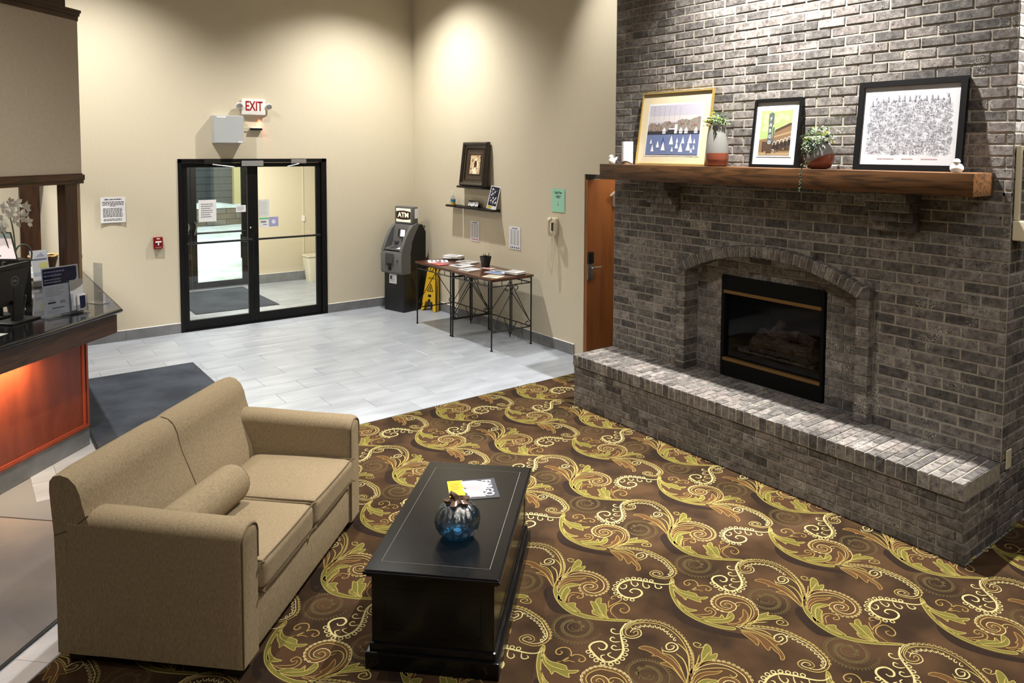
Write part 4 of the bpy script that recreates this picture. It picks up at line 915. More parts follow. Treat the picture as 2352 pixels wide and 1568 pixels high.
g = MB(); g.lathe([(.017,0),(.017,.01),(.009,.012),(0,.012)], n=14, M=fr((.13,-.057,.745),(1,0,0),(0,0,1))); g.build('lock', GREYD, at, True, False)
# curved upper fascia: two cheeks and a sloping face
cheek = [(.13,.868),(-.045,.868),(-.045,.885),(-.02,.95),(.03,1.06),(.10,1.17),(.17,1.235),(.26,1.262),(.30,1.25),(.20,1.10),(.15,1.0)]
for xc_ in (aw-.045, -aw-.012): g = MB(); side(g, cheek, xc_, xc_+.057); g.build('side_cheek', GREYP, at, True, False, angle=30)
g = MB(); side(g, [(.14,.90),(-.03,.885),(-.03,.905),(.095,.925),(.125,1.0),(.15,1.17),(.175,1.235),(.26,1.262),(.30,1.25)], -aw+.045, aw-.045); g.build('face_panel', GREYP, at, True, False, angle=20)
s0, s1 = Vector((0,.128,1.03)), Vector((0,.150,1.17)); Msc = fr(s0, (1,0,0), s1-s0)
g = MB(); g.cbox((-.03,.03,-.002), (.105,.145,.012), .004, M=Msc); bz = g.build('screen_bezel', GREYD, at, world=False)
g = MB(); g.rect(-.002,.04,.088,.135,.0135,0,Msc); g.build('screen', mat('lit_screen', (.9,.92,.95,1), .3, emit=(.9,.95,1,1), es=.9), bz, world=False)
g = MB(); [g.cbox((-.062,.035+.024*k,.0), (-.04,.05+.024*k,.008), .002, M=Msc) for k in range(5)]; g.build('side_buttons', BLACKP, at, world=False)
g = MB(); g.cbox((-.10,-.06,-.005), (-.02,-.03,.03), .006, M=Msc); g.build('receipt_slot', GREYD, at, world=False)
g = MB(); g.cbox((.06,-.08,-.005), (.13,.01,.035), .008, M=Msc); g.build('card_reader', BLACKP, at, world=False)
Mk = fr((0,.0,.908), (1,0,0), (0,1,.16)); g = MB(); g.cbox((-.10,-.01,-.002), (.03,.075,.006), .003, M=Mk)
for i in range(4):
    for j in range(4): g.cbox((-.095+.031*i,-.005+.02*j,.006), (-.071+.031*i,.010+.02*j,.010), .001, mi=1, M=Mk)
g.build('keypad', [GREYD, mat('key_steel', srgb(120,122,130), .35, .7)], at, world=False)
g = MB(); g.rect(.05,-.005,.13,.06,.002,0,Mk); g.build('instruction_label', PAPER, at, world=False)
g = MB(); g.cbox((-.185,.185,1.245), (.185,.30,1.50), .016); tp = g.build('sign_housing', GREYP, at, True, False)
Ms = fr((-.15,.184,1.275), (1,0,0), (0,0,1)); LIT = mat('lit_sign', srgb(250,244,214), .4, emit=srgb(255,246,212), es=.55); MAR = mat('sign_maroon', srgb(52,24,26), .4)
g = MB(); g.rect(0,0,.30,.195,.001,0,Ms); g.build('sign_face', LIT, tp, world=False)
g = MB(); g.flat([(0,.045),(.05,.036),(.15,.030),(.25,.036),(.30,.045),(.30,.150),(.25,.160),(.15,.166),(.05,.160),(0,.150)],.0018,0,Ms); g.build('sign_band', MAR, tp, world=False)
t = text('ATM', .098, LIT, None, Ms @ Matrix.Translation((.15,.098,.0026)), bold=.0025, sx=1.12); t.parent = tp
g = MB(); g.cbox((.186,.23,1.33), (.192,.30,1.47), .002); g.build('side_label', PAPER, at, world=False)
g = MB(); g.tube(smooth_path([(.19,.40,1.17),(.2,.42,1.20),(.2,.40,1.215),(.19,.38,1.2)],3), .006, 6); g.build('hinge_loop', BLACK, at, True, False)
Ml = fr((-.10,-.001,.40), (1,0,0), (0,0,1)); g = MB(); g.rect(0,0,.155,.135,.001,0,Ml); lines_block(g,.02,.14,.02,.12,4,1,.5,.4,6,Ml,.0016); g.rect(.015,.06,.06,.11,.0018,2,Ml); g.build('cabinet_label', [PAPER, ink(150,150,150), ink(70,70,74)], at, world=False)
g = MB(); g.tube(smooth_path([(.21,.12,.50),(.225,.2,.42),(.235,.16,.40),(.23,.22,.30),(.235,.18,.12),(.25,.2,.01)],6), .005, 6); g.build('power_cord', BLACKP, at, True, False)
# yellow wet floor sign folded against the wall
YEL = mat('safety_yellow', srgb(214,172,38), .45); Mw = fr((5.335, 9.175, 0.002), (.30,-1,0), (.16,.05,1)); wf = thing('wet_floor_sign', 'yellow folding caution sign standing behind the console tables', 'sign', M=Mw)
out_ = [(-.14,0),(-.115,0),(-.085,.02),(-.075,.12),(-.05,.14),(.05,.14),(.075,.12),(.085,.02),(.115,0),(.14,0),(.095,.60),(.06,.66),(.035,.655),(.025,.63),(-.025,.63),(-.035,.655),(-.06,.66),(-.095,.60)]
for nm, dz, a in (('front_panel', .0, 0), ('back_panel', -.06, 4)):
    g = MB(); g.prism(out_, dz, dz+.012, 0, Matrix.Rotation(R(a), 4, 'X')); g.build(nm, YEL, wf, world=False)
g = MB(); g.tube([(-.075,.63,-.02),(.075,.63,-.02)], .018, 8); g.build('top_hinge', YEL, wf, True, False)
g = MB(); tri = [(-.062,.28),(.062,.28),(0,.40)]; t2 = [(-.04,.292),(.04,.292),(0,.372)]
for i in range(3):
    a, b_ = tri[i], tri[(i+1) % 3]; c, e = t2[i], t2[(i+1) % 3]; g.add([(a[0],a[1],.0127),(b_[0],b_[1],.0127),(e[0],e[1],.0127),(c[0],c[1],.0127)],[(0,1,2,3)])
g.flat([(-.012,.30),(.012,.30),(.008,.33),(.014,.345),(-.004,.352)],.0128); g.rect(-.03,.20,.03,.235,.0127); g.rect(-.022,.14,.022,.17,.0127); g.build('warning_symbol', ink(36,26,14), wf, world=False)
t = text('CAUTION', .036, ink(36,26,14), None, Matrix.Translation((0,.47,.0127)), bold=.001, sx=.75); t.parent = wf

# ================================================================== WROUGHT IRON CONSOLE TABLES
TOPW = noise_mat('mahogany_top', srgb(92,50,30), srgb(72,38,22), 4, .25, 0, stretch=(6,1,1), coat=.3)
def console(yc, label):
    L_, D_, H_ = .872, .60, .84; o = thing('console_table', label, 'table', (5.125, yc, 0), 0, 'iron console tables along the desk wall'); hl, hd = L_/2, D_/2
    g = MB(); g.cbox((-hd-.012,-hl-.004,H_-.026), (hd+.012,hl+.004,H_), .006); g.build('table_top', TOPW, o, world=False)
    lx, ly = hd-.012, hl-.016
    for sx in (-1,1):
        for sy in (-1,1):
            g = MB(); g.tube([(sx*lx,sy*ly,0),(sx*lx,sy*ly,.012),(sx*lx,sy*ly,.0121),(sx*lx,sy*ly,H_-.026)], [.017,.015,.0095,.0095], 10); g.build('leg', IRON, o, True, False)
    def rail(name, a, b_, r=.0065): g = MB(); g.tube([a, b_], r, 6); return g
    def scroll(c, u, v, s, r0=.035): return [Vector(c)+Vector(u)*s*(r0-r0*(1-.16*k)*math.cos(k*.75))*1.0+Vector(v)*(r0*(1-.16*k)*math.sin(k*.75)) for k in range(7)]
    for sy in (-1,1):                                   # end frames
        y = sy*ly; g = MB(); g.tube([(-lx,y,H_-.03),(lx,y,H_-.03)], .007, 6); g.tube([(-lx,y,.745),(lx,y,.745)], .007, 6); g.tube([(-lx,y,.215),(lx,y,.215)], .007, 6)
        for k in (-.5,0,.5): g.tube([(k*lx,y,.745),(k*lx,y,H_-.03)], .0045, 5)
        g.tube([(0,y,.215),(0,y,.745)], .008, 6)
        for s in (-1,1):
            g.tube([(0,y,.66),(s*lx*.96,y,.27)], .0052, 6)
            g.tube(smooth_path([(0,y,.655),(s*.012,y,.70),(s*.05,y,.735),(s*.082,y,.725),(s*.088,y,.695),(s*.066,y,.680),(s*.052,y,.695)],4), .0052, 6)
            g.tube(smooth_path([(s*lx,y,.30),(s*(lx-.004),y,.255),(s*(lx-.03),y,.228),(s*(lx-.068),y,.235),(s*(lx-.078),y,.268),(s*(lx-.055),y,.285),(s*(lx-.042),y,.268)],4), .0052, 6)
        g.build('end_frame', IRON, o, True, False)
    g = MB(); x = -lx; g.tube([(x,-ly,H_-.03),(x,ly,H_-.03)], .007, 6); g.tube([(x,-ly,.745),(x,ly,.745)], .007, 6)
    for k in (-.66,-.33,0,.33,.66): g.tube([(x,k*ly,.745),(x,k*ly,H_-.03)], .0045, 5)
    g.build('front_rail', IRON, o, True, False)
    g = MB(); x = lx; g.tube([(x,-ly,H_-.03),(x,ly,H_-.03)], .007, 6); g.tube([(x,-ly,.745),(x,ly,.745)], .007, 6); g.tube([(x,-ly,.215),(x,ly,.215)], .007, 6); g.tube([(x,0,.0),(x,0,.745)], .008, 6)
    for s in (-1,1): g.tube([(x,0,.02),(x,s*.13,.215)], .0052, 6); g.tube([(x,0,.70),(x,s*ly*.95,.27)], .0052, 6)
    g.build('back_frame', IRON, o, True, False); return o
ct1 = console(7.306, 'nearer iron console table, farther from the cash machine')
ct2 = console(8.192, 'farther iron console table, next to the cash machine')
# papers, brochures and the pen cup on the tables
TZ = .84
def flatpaper(name, label, quad, z, hgt, cat, paper, prints=(), cols=(), seed=0, lines=5, layers=1, group=None):
    q = [Vector((x, y, 0)) for x, y in quad]; c = sum(q, Vector())/4; X = (q[1]-q[0]); Y = (q[3]-q[0]); w, h = X.length, Y.length; X.normalize(); Y = (Y-X*Y.dot(X)).normalized()
    if X.cross(Y).z < 0: Y = -Y
    M = fr((c.x, c.y, z), X, Y); o = thing(name, label, cat, M=M, group=group); rs = random.Random(seed)
    for k in range(layers):
        a = R(rs.uniform(-7,7)) if k else 0; z0 = hgt*k/layers; g = MB(); g.cbox((-w/2,-h/2,z0), (w/2,h/2,hgt*(k+1)/layers-.0003), min(.001, hgt/layers*.3), M=Matrix.Rotation(a, 4, 'Z')); g.build('sheet' if layers > 1 else 'pages', paper[k % len(paper)], o, world=False)
    g = MB(); lines_block(g, -w*.42, w*.42, -h*.4, h*.42, lines, 0, .5, .4, seed, Matrix.Rotation(a if layers > 1 else 0, 4, 'Z'), hgt+.0002)
    for (x0, y0, x1, y1, mi) in prints: g.rect(x0*w, y0*h, x1*w, y1*h, hgt+.0006, mi)
    g.build('print', [ink(120,120,126)]+[ink(*c) for c in cols], o, world=False); return o
BLKP = mat('black_cover', srgb(24,24,28), .4); REDPAP = mat('rose_paper', srgb(214,100,104), .6); NEWS = mat('newsprint', srgb(206,202,198), .8); BLUEP = mat('pale_blue_page', srgb(206,218,236), .5); CREAMP = mat('cream_page', srgb(238,232,206), .6)
flatpaper('paper_stack', 'stack of brochures on black tray at back left of far table', [(5.17,8.50),(5.28,8.28),(5.42,8.36),(5.31,8.57)], TZ, .06, 'papers', [BLKP, BLKP, PAPER, NEWS, PAPER], layers=5, seed=2)
flatpaper('loose_sheet', 'large white sheet at the far left end of the tables', [(4.98,8.60),(4.88,8.40),(5.12,8.24),(5.19,8.44)], TZ, .004, 'paper', [PAPER], [(.05,-.1,.3,.12,1)], [(70,70,74)], 3, 4)
flatpaper('loose_sheet', 'rose red flyer lying at the front edge of far table', [(4.855,8.33),(4.865,8.09),(5.03,8.09),(5.02,8.33)], TZ+.004, .003, 'paper', [REDPAP], [], [], 4, 4)
flatpaper('newspaper', 'folded newspaper behind the white sheet on the far table', [(5.20,8.22),(5.24,7.94),(5.40,7.98),(5.36,8.26)], TZ, .016, 'newspaper', [NEWS, PAPER], [(-.4,-.3,.0,.0,1)], [(90,84,90)], 5, 7, 3)
flatpaper('magazine', 'white covered magazine across the joint of both tables', [(4.965,8.02),(5.0,7.76),(5.21,7.79),(5.18,8.05)], TZ, .010, 'magazine', [PAPER], [(-.35,-.35,.05,-.05,1)], [(60,60,66)], 6, 5)
flatpaper('magazine', 'white brochure with grey cover text at front of near table', [(4.875,7.66),(4.90,7.46),(5.11,7.49),(5.08,7.69)], TZ, .014, 'magazine', [PAPER], [(-.35,-.4,.1,-.2,1)], [(150,150,160)], 7, 5)
flatpaper('flyer', 'small pink and white flyer in front of the pen cup', [(5.19,7.62),(5.23,7.47),(5.33,7.50),(5.29,7.65)], TZ, .003, 'paper', [mat('blush_paper', srgb(236,214,206), .6)], [(-.3,-.3,.3,.1,1)], [(190,120,110)], 8, 3)
flatpaper('flyer', 'blue printed leaflet in the middle of the near table', [(5.04,7.34),(5.10,7.09),(5.32,7.14),(5.26,7.39)], TZ, .005, 'paper', [BLUEP], [(-.42,-.42,.42,-.12,1),(-.35,.1,.05,.36,2)], [(96,120,170),(80,84,92)], 9, 3)
flatpaper('loose_sheet', 'cream sheet at the front right corner of near table', [(4.84,7.10),(4.92,6.90),(5.08,6.96),(5.0,7.16)], TZ, .003, 'paper', [CREAMP], [], [], 10, 5)
flatpaper('paper_stack', 'pile of white booklets with black spines at right end', [(5.16,7.08),(5.20,6.89),(5.36,6.93),(5.32,7.11)], TZ, .036, 'papers', [BLKP, PAPER, NEWS, PAPER], layers=4, seed=12)
pc = thing('pen_cup', 'black square pen cup with pens on the near table', 'cup', (5.285, 7.66, TZ)); g = MB(); loft(g, [(rr(.075,.075,.01),0),(rr(.115,.115,.012),.14),(rr(.107,.107,.012),.14),(rr(.07,.07,.01),.006)], cap1=True); g.build('cup', BLACKP, pc, True, False)
for k, (dx, dy) in enumerate(((.01,.02),(-.02,.0),(.025,-.015))):
    g = MB(); g.tube([(dx*.3,dy*.3,.01),(dx*1.6,dy*1.6,.165+.008*k)], .0045, 6); g.build('pen', [BLACK, GREYD, BLACK][k], pc, True, False)

# ================================================================== MANTEL, FIREBOX AND WHAT STANDS ON THEM
mt = thing('mantel_beam', 'long stained oak mantel beam across the brick chimney', 'mantel', (4.746, 3.32, ZM0)); g = MB(); g.cbox((4.60, 1.774, ZM0), (XB+.004, 4.863, ZM1), .004); g.build('beam', OAK, mt, True, angle=50)
fi = thing('fireplace_insert', 'black gas fireplace insert with two brass strips and logs', 'fireplace', (XR, 3.34, ZH)); fa0, fa1, fz1 = 2.885, 3.795, 1.308; MATTE = mat('firebox_black', srgb(9,9,9), .75, spec=.15); x0 = XR-.012
for ya in (fa0, fa1-.028): g = MB(); g.cbox((x0, ya, ZH), (XR+.03, ya+.028, fz1), .003); g.build('side_frame', MATTE, fi)
g = MB(); g.cbox((x0, fa0+.028, 1.185), (XR+.03, fa1-.028, fz1), .003); g.build('top_louvre', MATTE, fi); g = MB(); g.cbox((x0, fa0+.028, ZH), (XR+.03, fa1-.028, .598), .003); g.build('bottom_louvre', MATTE, fi)
for z in (1.158, .598):
    g = MB(); g.cbox((x0-.006, fa0+.02, z), (XR+.02, fa1-.02, z+.027), .004); g.build('brass_strip', BRASS, fi)
g = MB(); xb = XR+.42; zb = .60
g.add([(XR+.02,fa0+.03,zb),(XR+.02,fa1-.03,zb),(xb,fa1-.17,zb),(xb,fa0+.17,zb),(XR+.02,fa0+.03,1.2),(XR+.02,fa1-.03,1.2),(xb,fa1-.17,1.2),(xb,fa0+.17,1.2)], [(0,3,2,1),(4,5,6,7),(1,2,6,5),(2,3,7,6),(3,0,4,7)]); g.build('firebox', MATTE, fi)
g = MB(); g.cbox((XR+.02, fa0+.03, .63), (XR+.025, fa1-.03, 1.158), .001); g.build('glass_front', FIREGLASS, fi)
ASH = noise_mat('ember_bed', srgb(104,96,86), srgb(76,68,60), 30, .9, .3, 90); g = MB(); g.cbox((XR+.09, 3.02, .672), (XR+.36, 3.70, .696), .006); g.build('burner_tray', ASH, fi)
LOG = noise_mat('ceramic_log', srgb(96,78,66), srgb(52,42,36), 14, .9, .6, 40, (4,1,4), bdist=.02)
for k, (a, b_, r) in enumerate((((XR+.14,3.58,.765),(XR+.17,3.30,.775),.052), ((XR+.13,3.33,.76),(XR+.15,3.04,.77),.058), ((XR+.26,3.60,.80),(XR+.27,3.12,.80),.055), ((XR+.16,3.45,.84),(XR+.22,3.22,.87),.042), ((XR+.20,3.44,.86),(XR+.20,3.36,.955),.030), ((XR+.20,3.20,.86),(XR+.19,3.06,.84),.045))):
    a, b_ = Vector(a), Vector(b_); g = MB(); rs = random.Random(k); P = [a.lerp(b_, i/7)+Vector((rs.uniform(-.008,.008), 0, rs.uniform(-.008,.008))) for i in range(8)]
    g.tube(P, [r*rs.uniform(.85,1.08) for _ in P], 9); g.build('gas_log', LOG, fi, True)
g = MB()
for k in range(5): y = 3.07+.125*k; g.tube(smooth_path([(XR+.075,y,.80),(XR+.073,y,.70),(XR+.09,y,.70),(XR+.34,y,.70)],3), .007, 6)
for z in (.72,.735): g.tube([(XR+.073,3.05,z),(XR+.073,3.60,z)], .006, 6)
g.build('grate', mat('grate_iron', srgb(50,46,44), .5, .4), fi, True)
g = MB(); rs = random.Random(6)
for k in range(5): g.lathe([(0,-.006),(.006,0),(0,.006)], (XR+.10+.02*rs.random(), 3.12+.09*k, .722), 6)
g.build('embers', mat('glowing_ember', srgb(255,90,60), .5, emit=(1,.12,.06,1), es=2.0), fi)
# framed pictures leaning on the chimney
def lean(name, label, y0, y1, zt, xb_, xt, frame_m, fw, fd_, cat='picture'):
    h = math.hypot(zt-ZM1, xt-xb_); M = fr((xb_, y0, ZM1+.0015), (0,-1,0), (xt-xb_, 0, zt-ZM1)); o = thing(name, label, cat, M=M); W_ = y0-y1
    g = MB(); mitre(g, 0, 0, W_, h, [(0,-fd_),(0,.0),(fw,.0),(fw,-fd_*.55)]); g.build('frame', frame_m, o, world=False); g = MB(); g.rect(.004,.004,W_-.004,h-.004,-fd_*.95,0); g.add([(.004,.004,-fd_),(W_-.004,.004,-fd_),(W_-.004,h-.004,-fd_),(.004,h-.004,-fd_)],[(0,3,2,1)]); g.build('backing', mat('backing_card', srgb(120,100,76), .8), o, world=False)
    return o, W_, h
FZd = -.012
p1, W_, h = lean('framed_picture', 'gold framed harbour print with cream mat, leftmost on mantel', 4.595, 3.822, 2.826, 4.775, 4.868, mat('pale_gold_frame', srgb(176,150,84), .35, .5), .012, .022)
g = MB(); g.rect(.012,.012,W_-.012,h-.012,FZd,0); g.build('mat_board', noise_mat('linen_mat', srgb(200,186,156), srgb(192,178,148), 90, .8, 0), p1, world=False)
g = MB(); g.rect(.085,.075,W_-.085,h-.10,FZd+.0015,0); x0, x1, y0_, y1_ = .10,W_-.10,.09,h-.115; w_, hh = x1-x0, y1_-y0_; Z = FZd+.003
cols = [(201,201,201),(164,161,171),(179,174,173),(126,117,109),(100,90,87),(94,105,137),(73,87,126),(48,48,55),(201,201,204),(50,70,134),(126,82,67),(142,151,168)]
def pr(px, py, qx, qy, c, dz=0): g.rect(x0+px*w_, y0_+py*hh, x0+qx*w_, y0_+qy*hh, Z+dz, c)
pr(0,0,1,1,1); pr(0,.66,1,.78,2,.0003)
rs = random.Random(21); hill = [(x0,y0_+.45*hh)]+[(x0+w_*k/24, y0_+hh*(.60+.13*(k/24)+.03*math.sin(k*.9)+rs.uniform(-.015,.015))) for k in range(25)]+[(x1,y0_+.45*hh)]; g.flat(hill, Z+.0006, 3)
for k in range(70): px = rs.uniform(0,.97); py = rs.uniform(.44,.60+.1*px); pr(px,py,px+rs.uniform(.015,.03),py+rs.uniform(.015,.05),rs.choice((3,4,10,10,4)),.0009+k*2e-6)
pr(0,.40,1,.47,7,.0012); pr(0,0,1,.40,5,.0011)
for k in range(9): py = rs.uniform(.02,.36); pr(0,py,1,py+rs.uniform(.008,.025),6 if k % 2 else 11,.0009+k*1e-5)
for k in (.30,.62,.72,.90):
    pr(k,.42,k+.06,.49,8,.0016); g.flat([(x0+k*w_,y0_+.49*hh),(x0+(k+.06)*w_,y0_+.49*hh),(x0+(k+.03)*w_,y0_+.545*hh)],Z+.0017,8); pr(k+.012,.44,k+.022,.47,7,.0019); pr(k+.036,.44,k+.046,.47,7,.0019)
pr(.53,.42,.58,.60,8,.0018); pr(.42,.50,.54,.525,8,.0018); pr(.40,.42,.54,.50,7,.0017)
for k in range(16): px = (.07,.3,.45,.58,.68,.8,.9,.1,.3,.5,.57,.78,.9,.2,.64,.86)[k]; py = (.22,.22,.20,.24,.22,.22,.22,.06,.08,.06,.12,.08,.1,.14,.05,.04)[k]; c = 9 if k == 1 else 8; s = .045+.02*(k % 3); g.flat([(x0+px*w_,y0_+py*hh),(x0+(px+s)*w_,y0_+py*hh),(x0+(px+s*.45)*w_,y0_+(py+s*2.2)*hh)],Z+.002+k*1e-5,c)
for k in range(6): px = .1+.1*k; pr(px,.7,px+.004,.97,3,.0008)
g.build('print', [ink(*c) for c in cols], p1, world=False)
g = MB(); g.rect(.012,.012,W_-.012,h-.012,-.004); PG = glass_mat('picture_glass', (.97,.97,.97,1), .04, .05); g.build('glazing', PG, p1, world=False)
p2, W_, h = lean('framed_picture', 'small black framed theatre watercolour with green sky', 3.43, 3.028, 2.712, 4.80, 4.868, BLACK, .022, .032)
g = MB(); g.rect(.02,.02,W_-.02,h-.02,FZd,0); g.rect(.052,.075,W_-.052,h-.052,FZd+.001,1); g.build('mat_board', [ink(198,200,204), ink(182,184,190)], p2, world=False)
g = MB(); x0, x1, y0_, y1_ = .066,W_-.072,.092,h-.085; w_, hh = x1-x0, y1_-y0_; Z = FZd+.0025; cols = [(204,204,203),(144,168,104),(166,183,131),(80,87,87),(117,94,70),(70,55,43),(204,201,193),(147,126,94),(43,36,33),(141,134,126)]
rs = random.Random(4); sky = [(x0,y0_+.3*hh)]+[(x0+w_*k/14, y1_-hh*rs.uniform(0,.035)) for k in range(15)]+[(x1,y0_+.3*hh)]; g.rect(x0-.012,y0_-.012,x1+.012,y1_+.02,Z,0); g.flat(sky,Z+.0003,1)
for k in range(12): cx, cy = rs.uniform(x0+.03,x1-.03), rs.uniform(y0_+.55*hh,y1_-.04); g.flat([(cx+rs.uniform(.015,.03)*math.cos(a), cy+rs.uniform(.012,.03)*math.sin(a)) for a in [i*.7 for i in range(9)]],Z+.0005+k*1e-5,2)
g.flat([(x0,y0_),(x1,y0_),(x1,y0_+.69*hh),(x0+.50*w_,y0_+.54*hh),(x0+.45*w_,y0_+.40*hh),(x0,y0_+.34*hh)],Z+.0008,4); g.flat([(x0+.48*w_,y0_+.50*hh),(x1,y0_+.66*hh),(x1,y0_+.70*hh),(x0+.95*w_,y0_+.71*hh),(x0+.5*w_,y0_+.56*hh)],Z+.001,5); g.flat([(x0+.4*w_,y0_+.37*hh),(x1,y0_+.49*hh),(x1,y0_+.53*hh),(x0+.4*w_,y0_+.41*hh)],Z+.0011,7)
g.rect(x0,y0_,x1,y0_+.06*hh,Z+.0011,7); g.rect(x0+.1*w_,y0_+.10*hh,x1,y0_+.30*hh,Z+.001,5)
for k in range(5):
    cx, cy, r = x0+(.50+.115*k)*w_, y0_+(.225+.028*k)*hh, .05*w_
    for a in range(9): t0 = math.pi*a/9; t1 = math.pi*(a+1)/9; g.add([(cx+r*math.cos(t0),cy+r*1.7*math.sin(t0),Z+.0016),(cx+r*1.25*math.cos(t0),cy+r*2*math.sin(t0),Z+.0016),(cx+r*1.25*math.cos(t1),cy+r*2*math.sin(t1),Z+.0016),(cx+r*math.cos(t1),cy+r*1.7*math.sin(t1),Z+.0016)],[(0,1,2,3)],6)
    g.rect(cx-r*.9,cy-.12*hh,cx+r*.9,cy,Z+.0014,8)
for k in range(20): a, b_ = rs.uniform(x0,x1-.04), rs.uniform(y0_+.02*hh,y0_+.2*hh); g.rect(a,b_,a+rs.uniform(.006,.02),b_+rs.uniform(.006,.016),Z+.0017+k*1e-5,rs.choice((8,9,5)))
g.flat([(x0+.27*w_,y0_+.08*hh),(x0+.40*w_,y0_+.08*hh),(x0+.40*w_,y0_+.68*hh),(x0+.43*w_,y0_+.70*hh),(x0+.43*w_,y0_+.92*hh),(x0+.35*w_,y0_+.955*hh),(x0+.26*w_,y0_+.92*hh),(x0+.26*w_,y0_+.70*hh),(x0+.27*w_,y0_+.68*hh)],Z+.002,3); g.rect(x0+.42*w_,y0_+.3*hh,x0+.47*w_,y0_+.62*hh,Z+.0018,3)
g.rect(x0+.26*w_,y0_+.05*hh,x0+.42*w_,y0_+.25*hh,Z+.0022,5)
g.build('print', [ink(*c) for c in cols], p2, world=False)
for k, L_ in enumerate('FARGO'):
    t = text(L_, .036, ink(208,206,200), None, Matrix.Translation((x0+.335*w_, y0_+(.80-.13*k)*hh, Z+.0027)), bold=.0008, sx=.85); t.parent = p2
g = MB(); g.rect(.02,.02,W_-.02,h-.02,-.003); g.build('glazing', PG, p2, world=False)
p3, W_, h = lean('framed_picture', 'large black framed ink drawing of a crowded town', 2.605, 1.928, 2.785, 4.80, 4.868, BLACK, .036, .034)
g = MB(); g.rect(.03,.03,W_-.03,h-.03,FZd,0); g.build('drawing_sheet', ink(192,192,196), p3, world=False)
g = MB(); rs = random.Random(12); x0, x1, y0_, y1_ = .075,W_-.075,.105,h-.085; Z = FZd+.001
def top_at(u): return .80+.10*min(1, min(u, 1-u)*9)+.0
n_ = 0
while n_ < 2300:
    u, v = rs.random(), rs.random()
    if v > top_at(u)-.02: continue
    x, y = x0+u*(x1-x0), y0_+v*(y1_-y0_); k = rs.random(); c = rs.choice((0,0,1,1,2)); s = rs.uniform(.003,.011); z = Z+n_*2e-7
    if k < .45: a = rs.uniform(-.5,.5)+(.9 if rs.random() < .25 else 0); d = Vector((math.cos(a),math.sin(a),0))*s*1.6; q = Vector((-d.y,d.x,0)).normalized()*.0006; p = Vector((x,y,z)); g.add([p-d-q,p+d-q,p+d+q,p-d+q],[(0,1,2,3)],c)
    elif k < .8:
        w2, h2 = s, s*rs.uniform(.6,1.6)
        for (a0,b0,a2,b2) in ((x-w2,y-h2,x+w2,y-h2+.0009),(x-w2,y+h2-.0009,x+w2,y+h2),(x-w2,y-h2,x-w2+.0009,y+h2),(x+w2-.0009,y-h2,x+w2,y+h2)): g.rect(a0,b0,a2,b2,z,c)
    else: g.flat([(x,y),(x+s,y),(x+s*.5,y+s)],z,c)
    n_ += 1
for k in range(15):
    u = .04+.065*k; x = x0+u*(x1-x0); yb_ = y0_+top_at(u)*(y1_-y0_)-.012; hgt = rs.uniform(.012,.05)
    g.flat([(x-.006,yb_),(x+.006,yb_),(x+.004,yb_+hgt*.6),(x,yb_+hgt),(x-.004,yb_+hgt*.6)],Z+.001,1)
for u in (.08,.56,.60,.93): x = x0+u*(x1-x0); yb_ = y1_-.02; g.flat([(x+.008*math.cos(a),yb_+.009*math.sin(a)) for a in [i*.7 for i in range(9)]],Z+.001,2); g.flat([(x-.005,yb_-.007),(x+.005,yb_-.007),(x,yb_-.02)],Z+.001,2)
lines_block(g, x0+.08, x0+.19, .072, .082, 1, 3, .6, 0, 1, None, Z); lines_block(g, x0+.24, x0+.31, .072, .082, 1, 3, .6, 0, 2, None, Z); lines_block(g, x0+.36, x0+.46, .072, .082, 1, 3, .6, 0, 3, None, Z)
g.build('drawing', [ink(104,104,112), ink(132,132,140), ink(158,158,168), ink(180,150,150)], p3, world=False)
g = MB(); g.rect(.03,.03,W_-.03,h-.03,-.003); g.build('glazing', PG, p3, world=False)
# vases with artificial succulents
def two_tone(name, z0, slope):
    m = mat(name, srgb(170,170,166), .25, spec=.5); nt = m.node_tree; N = nt.nodes; L = nt.links; b_ = N['Principled BSDF']; tc = N.new('ShaderNodeTexCoord'); sx = N.new('ShaderNodeSeparateXYZ'); L.new(tc.outputs['Object'], sx.inputs[0])
    mu = N.new('ShaderNodeMath'); mu.operation = 'MULTIPLY_ADD'; mu.inputs[1].default_value = slope; L.new(sx.outputs['Y'], mu.inputs[0]); L.new(sx.outputs['Z'], mu.inputs[2])
    gt = N.new('ShaderNodeMath'); gt.operation = 'GREATER_THAN'; gt.inputs[1].default_value = z0; L.new(mu.outputs[0], gt.inputs[0])
    mx = N.new('ShaderNodeMix'); mx.data_type = 'RGBA'; L.new(gt.outputs[0], mx.inputs[0]); mx.inputs[6].default_value = srgb(126,68,50); mx.inputs[7].default_value = srgb(124,124,120); L.new(mx.outputs[2], b_.inputs['Base Color']); return m
LEAF = [mat('leaf_green', srgb(86,116,70), .5), mat('leaf_lime', srgb(176,184,80), .5), mat('leaf_pale', srgb(186,206,176), .5), mat('leaf_dark', srgb(40,62,44), .5)]
def rosette(g, c, n, r, mi, tiltz=.5, wdt=.28):
    for k in range(n):
        a = k*2.4; el = tiltz*(1-.5*k/n); d = Vector((math.cos(a)*math.cos(el), math.sin(a)*math.cos(el), math.sin(el)+.15)); s = Vector((-math.sin(a), math.cos(a), 0)); rr_ = r*(.55+.45*k/n); c0 = Vector(c)
        g.add([c0, c0+d*rr_*.5+s*rr_*wdt, c0+d*rr_, c0+d*rr_*.5-s*rr_*wdt, c0+d*rr_*.45-Vector((0,0,rr_*.1))],[(0,1,2),(0,2,3),(0,4,1),(1,4,2),(2,4,3),(3,4,0)],mi)
